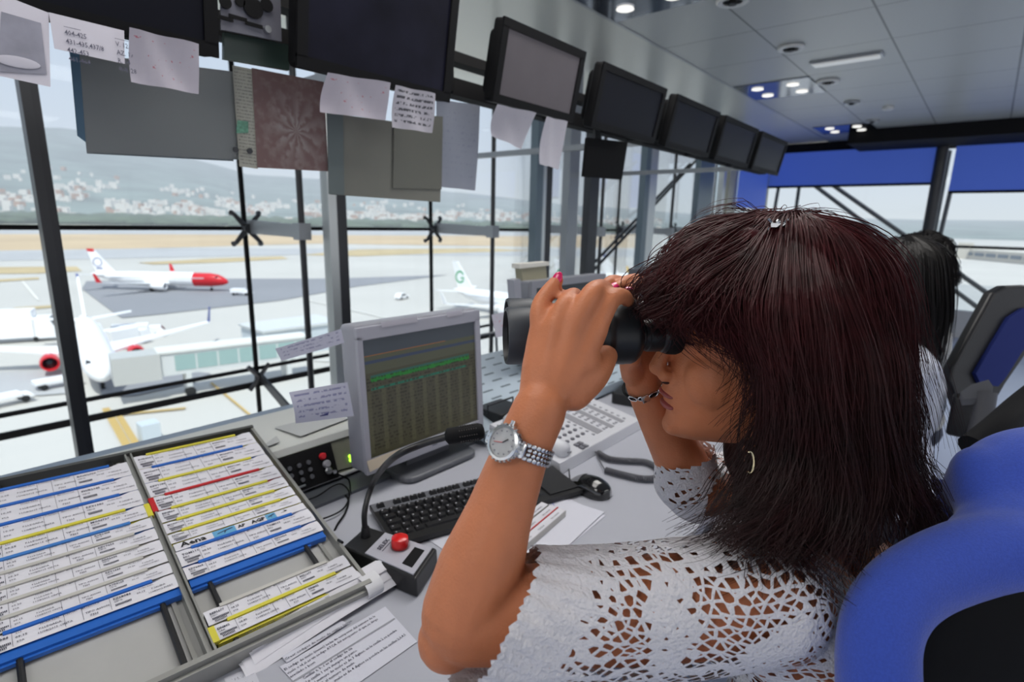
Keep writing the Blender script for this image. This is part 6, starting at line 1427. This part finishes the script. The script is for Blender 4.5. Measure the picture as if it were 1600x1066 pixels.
part('seat', MB().rbox(sp0 + RT * .03, (.48, .46, .07), .10, Matrix((RT, VW, UP)).transposed()), blue, c1_, 40)
b0 = at(1560, 1180, .52); part('back_support', MB().tube(smooth_pts([at(1590, 1080, .49), b0, sp0 + RT * .22 - UP * .05, sp0 - UP * .05], 6), .02, 10), blackm, c1_, 60)
def star_base(c, t, r=.29):
    part('gas_column', MB().lathe([(.028, .07), (.028, .25), (.018, .25), (.018, .38)], V((c.x, c.y, 0)), UP, 16), blackm, t, 40)
    for k in range(5):
        a = 2 * PI * k / 5 + .3; d_ = V((math.cos(a), math.sin(a), 0)); part('base_arm', MB().tube([V((c.x, c.y, .10)) + d_ * .02, V((c.x, c.y, .085)) + d_ * r], [.024, .016], 8), blackm, t, 60)
        part('castor', MB().lathe([(.012, -.02), (.028, -.016), (.028, .016), (.012, .02)], V((c.x, c.y, .029)) + d_ * r, V((-d_.y, d_.x, 0)), 14), blackm, t, 40)
star_base(sp0, c1_)
# mesh framed chair behind
c2_ = thing('office_chair', V((at(1560, 560, 1.75).x, at(1560, 560, 1.75).y, 0)), 'black framed office chair with dark blue back and grey armrest at the right edge', 'chair')
N2 = (V((.45, .55, -.12))).normalized(); O2 = at(1545, 540, 1.62)
def c2p(px, py, off=0.): return onplane(px, py, O2 + N2 * off, N2)
frp = [(1600, 445), (1572, 446), (1553, 456), (1530, 498), (1508, 538), (1489, 574), (1484, 596), (1500, 640), (1552, 637), (1572, 602), (1601, 560), (1660, 470), (1650, 448)]
o_ = part('back_frame', MB().prism([c2p(*p) for p in frp], N2 * .035), black, c2_); bv = o_.modifiers.new('bevel', 'BEVEL'); bv.width = .01; bv.segments = 3
o_ = part('back_pad', MB().prism([c2p(*p, -.012) for p in ((1600, 482), (1578, 496), (1548, 545), (1525, 584), (1532, 600), (1560, 604), (1572, 590), (1596, 552), (1640, 490), (1630, 480))], N2 * .02), mat('chair_navy', (20, 38, 110), .8), c2_)
o_ = part('armrest', MB().prism([at(*p, 1.45) for p in ((1500, 612), (1518, 600), (1545, 592), (1553, 604), (1550, 614), (1530, 622), (1504, 624))], UP * -.02), mat('armrest_grey', (74, 74, 78), .5), c2_); bv = o_.modifiers.new('bevel', 'BEVEL'); bv.width = .008; bv.segments = 2
part('arm_post', MB().tube([at(1538, 612, 1.46), at(1534, 650, 1.46), at(1522, 700, 1.46)], [.028, .026, .022], 10), mat('armrest_grey', (74, 74, 78), .5), c2_, 60)
part('arm_mechanism', MB().rbox(at(1505, 650, 1.5), (.06, .06, .11), .01), black, c2_, 40)
s2 = at(1600, 800, 1.75); s2.z = .45; part('seat', MB().rbox(s2, (.48, .46, .08), .1, Matrix((RT, VW, UP)).transposed()), mat('chair_navy', (20, 38, 110), .8), c2_, 40); star_base(s2, c2_)
part('back_support', MB().tube([c2p(1530, 620, .04), s2 + RT * .1 + VW * .1, s2 - UP * .03], .02, 8), blackm, c2_, 60)
# dark arm of one more chair
c3_ = thing('office_chair', V((at(1640, 640, 1.2).x, at(1640, 640, 1.2).y, 0)), 'black chair arm slanting in from the right edge above the blue backrest', 'chair')
s3 = at(1780, 860, 1.1); s3.z = .45
part('arm', MB().tube(smooth_pts([at(1655, 590, 1.2), at(1600, 632, 1.15), at(1560, 668, 1.1), at(1520, 700, 1.08)], 5), [.028] * 16, 12), blackm, c3_, 60)
part('seat', MB().rbox(s3, (.46, .44, .08), .1, Matrix((RT, VW, UP)).transposed()), blackm, c3_, 40); star_base(s3, c3_)
part('back_support', MB().tube([at(1655, 590, 1.2), s3 + RT * .15 + UP * .2, s3], .02, 8), blackm, c3_, 60)
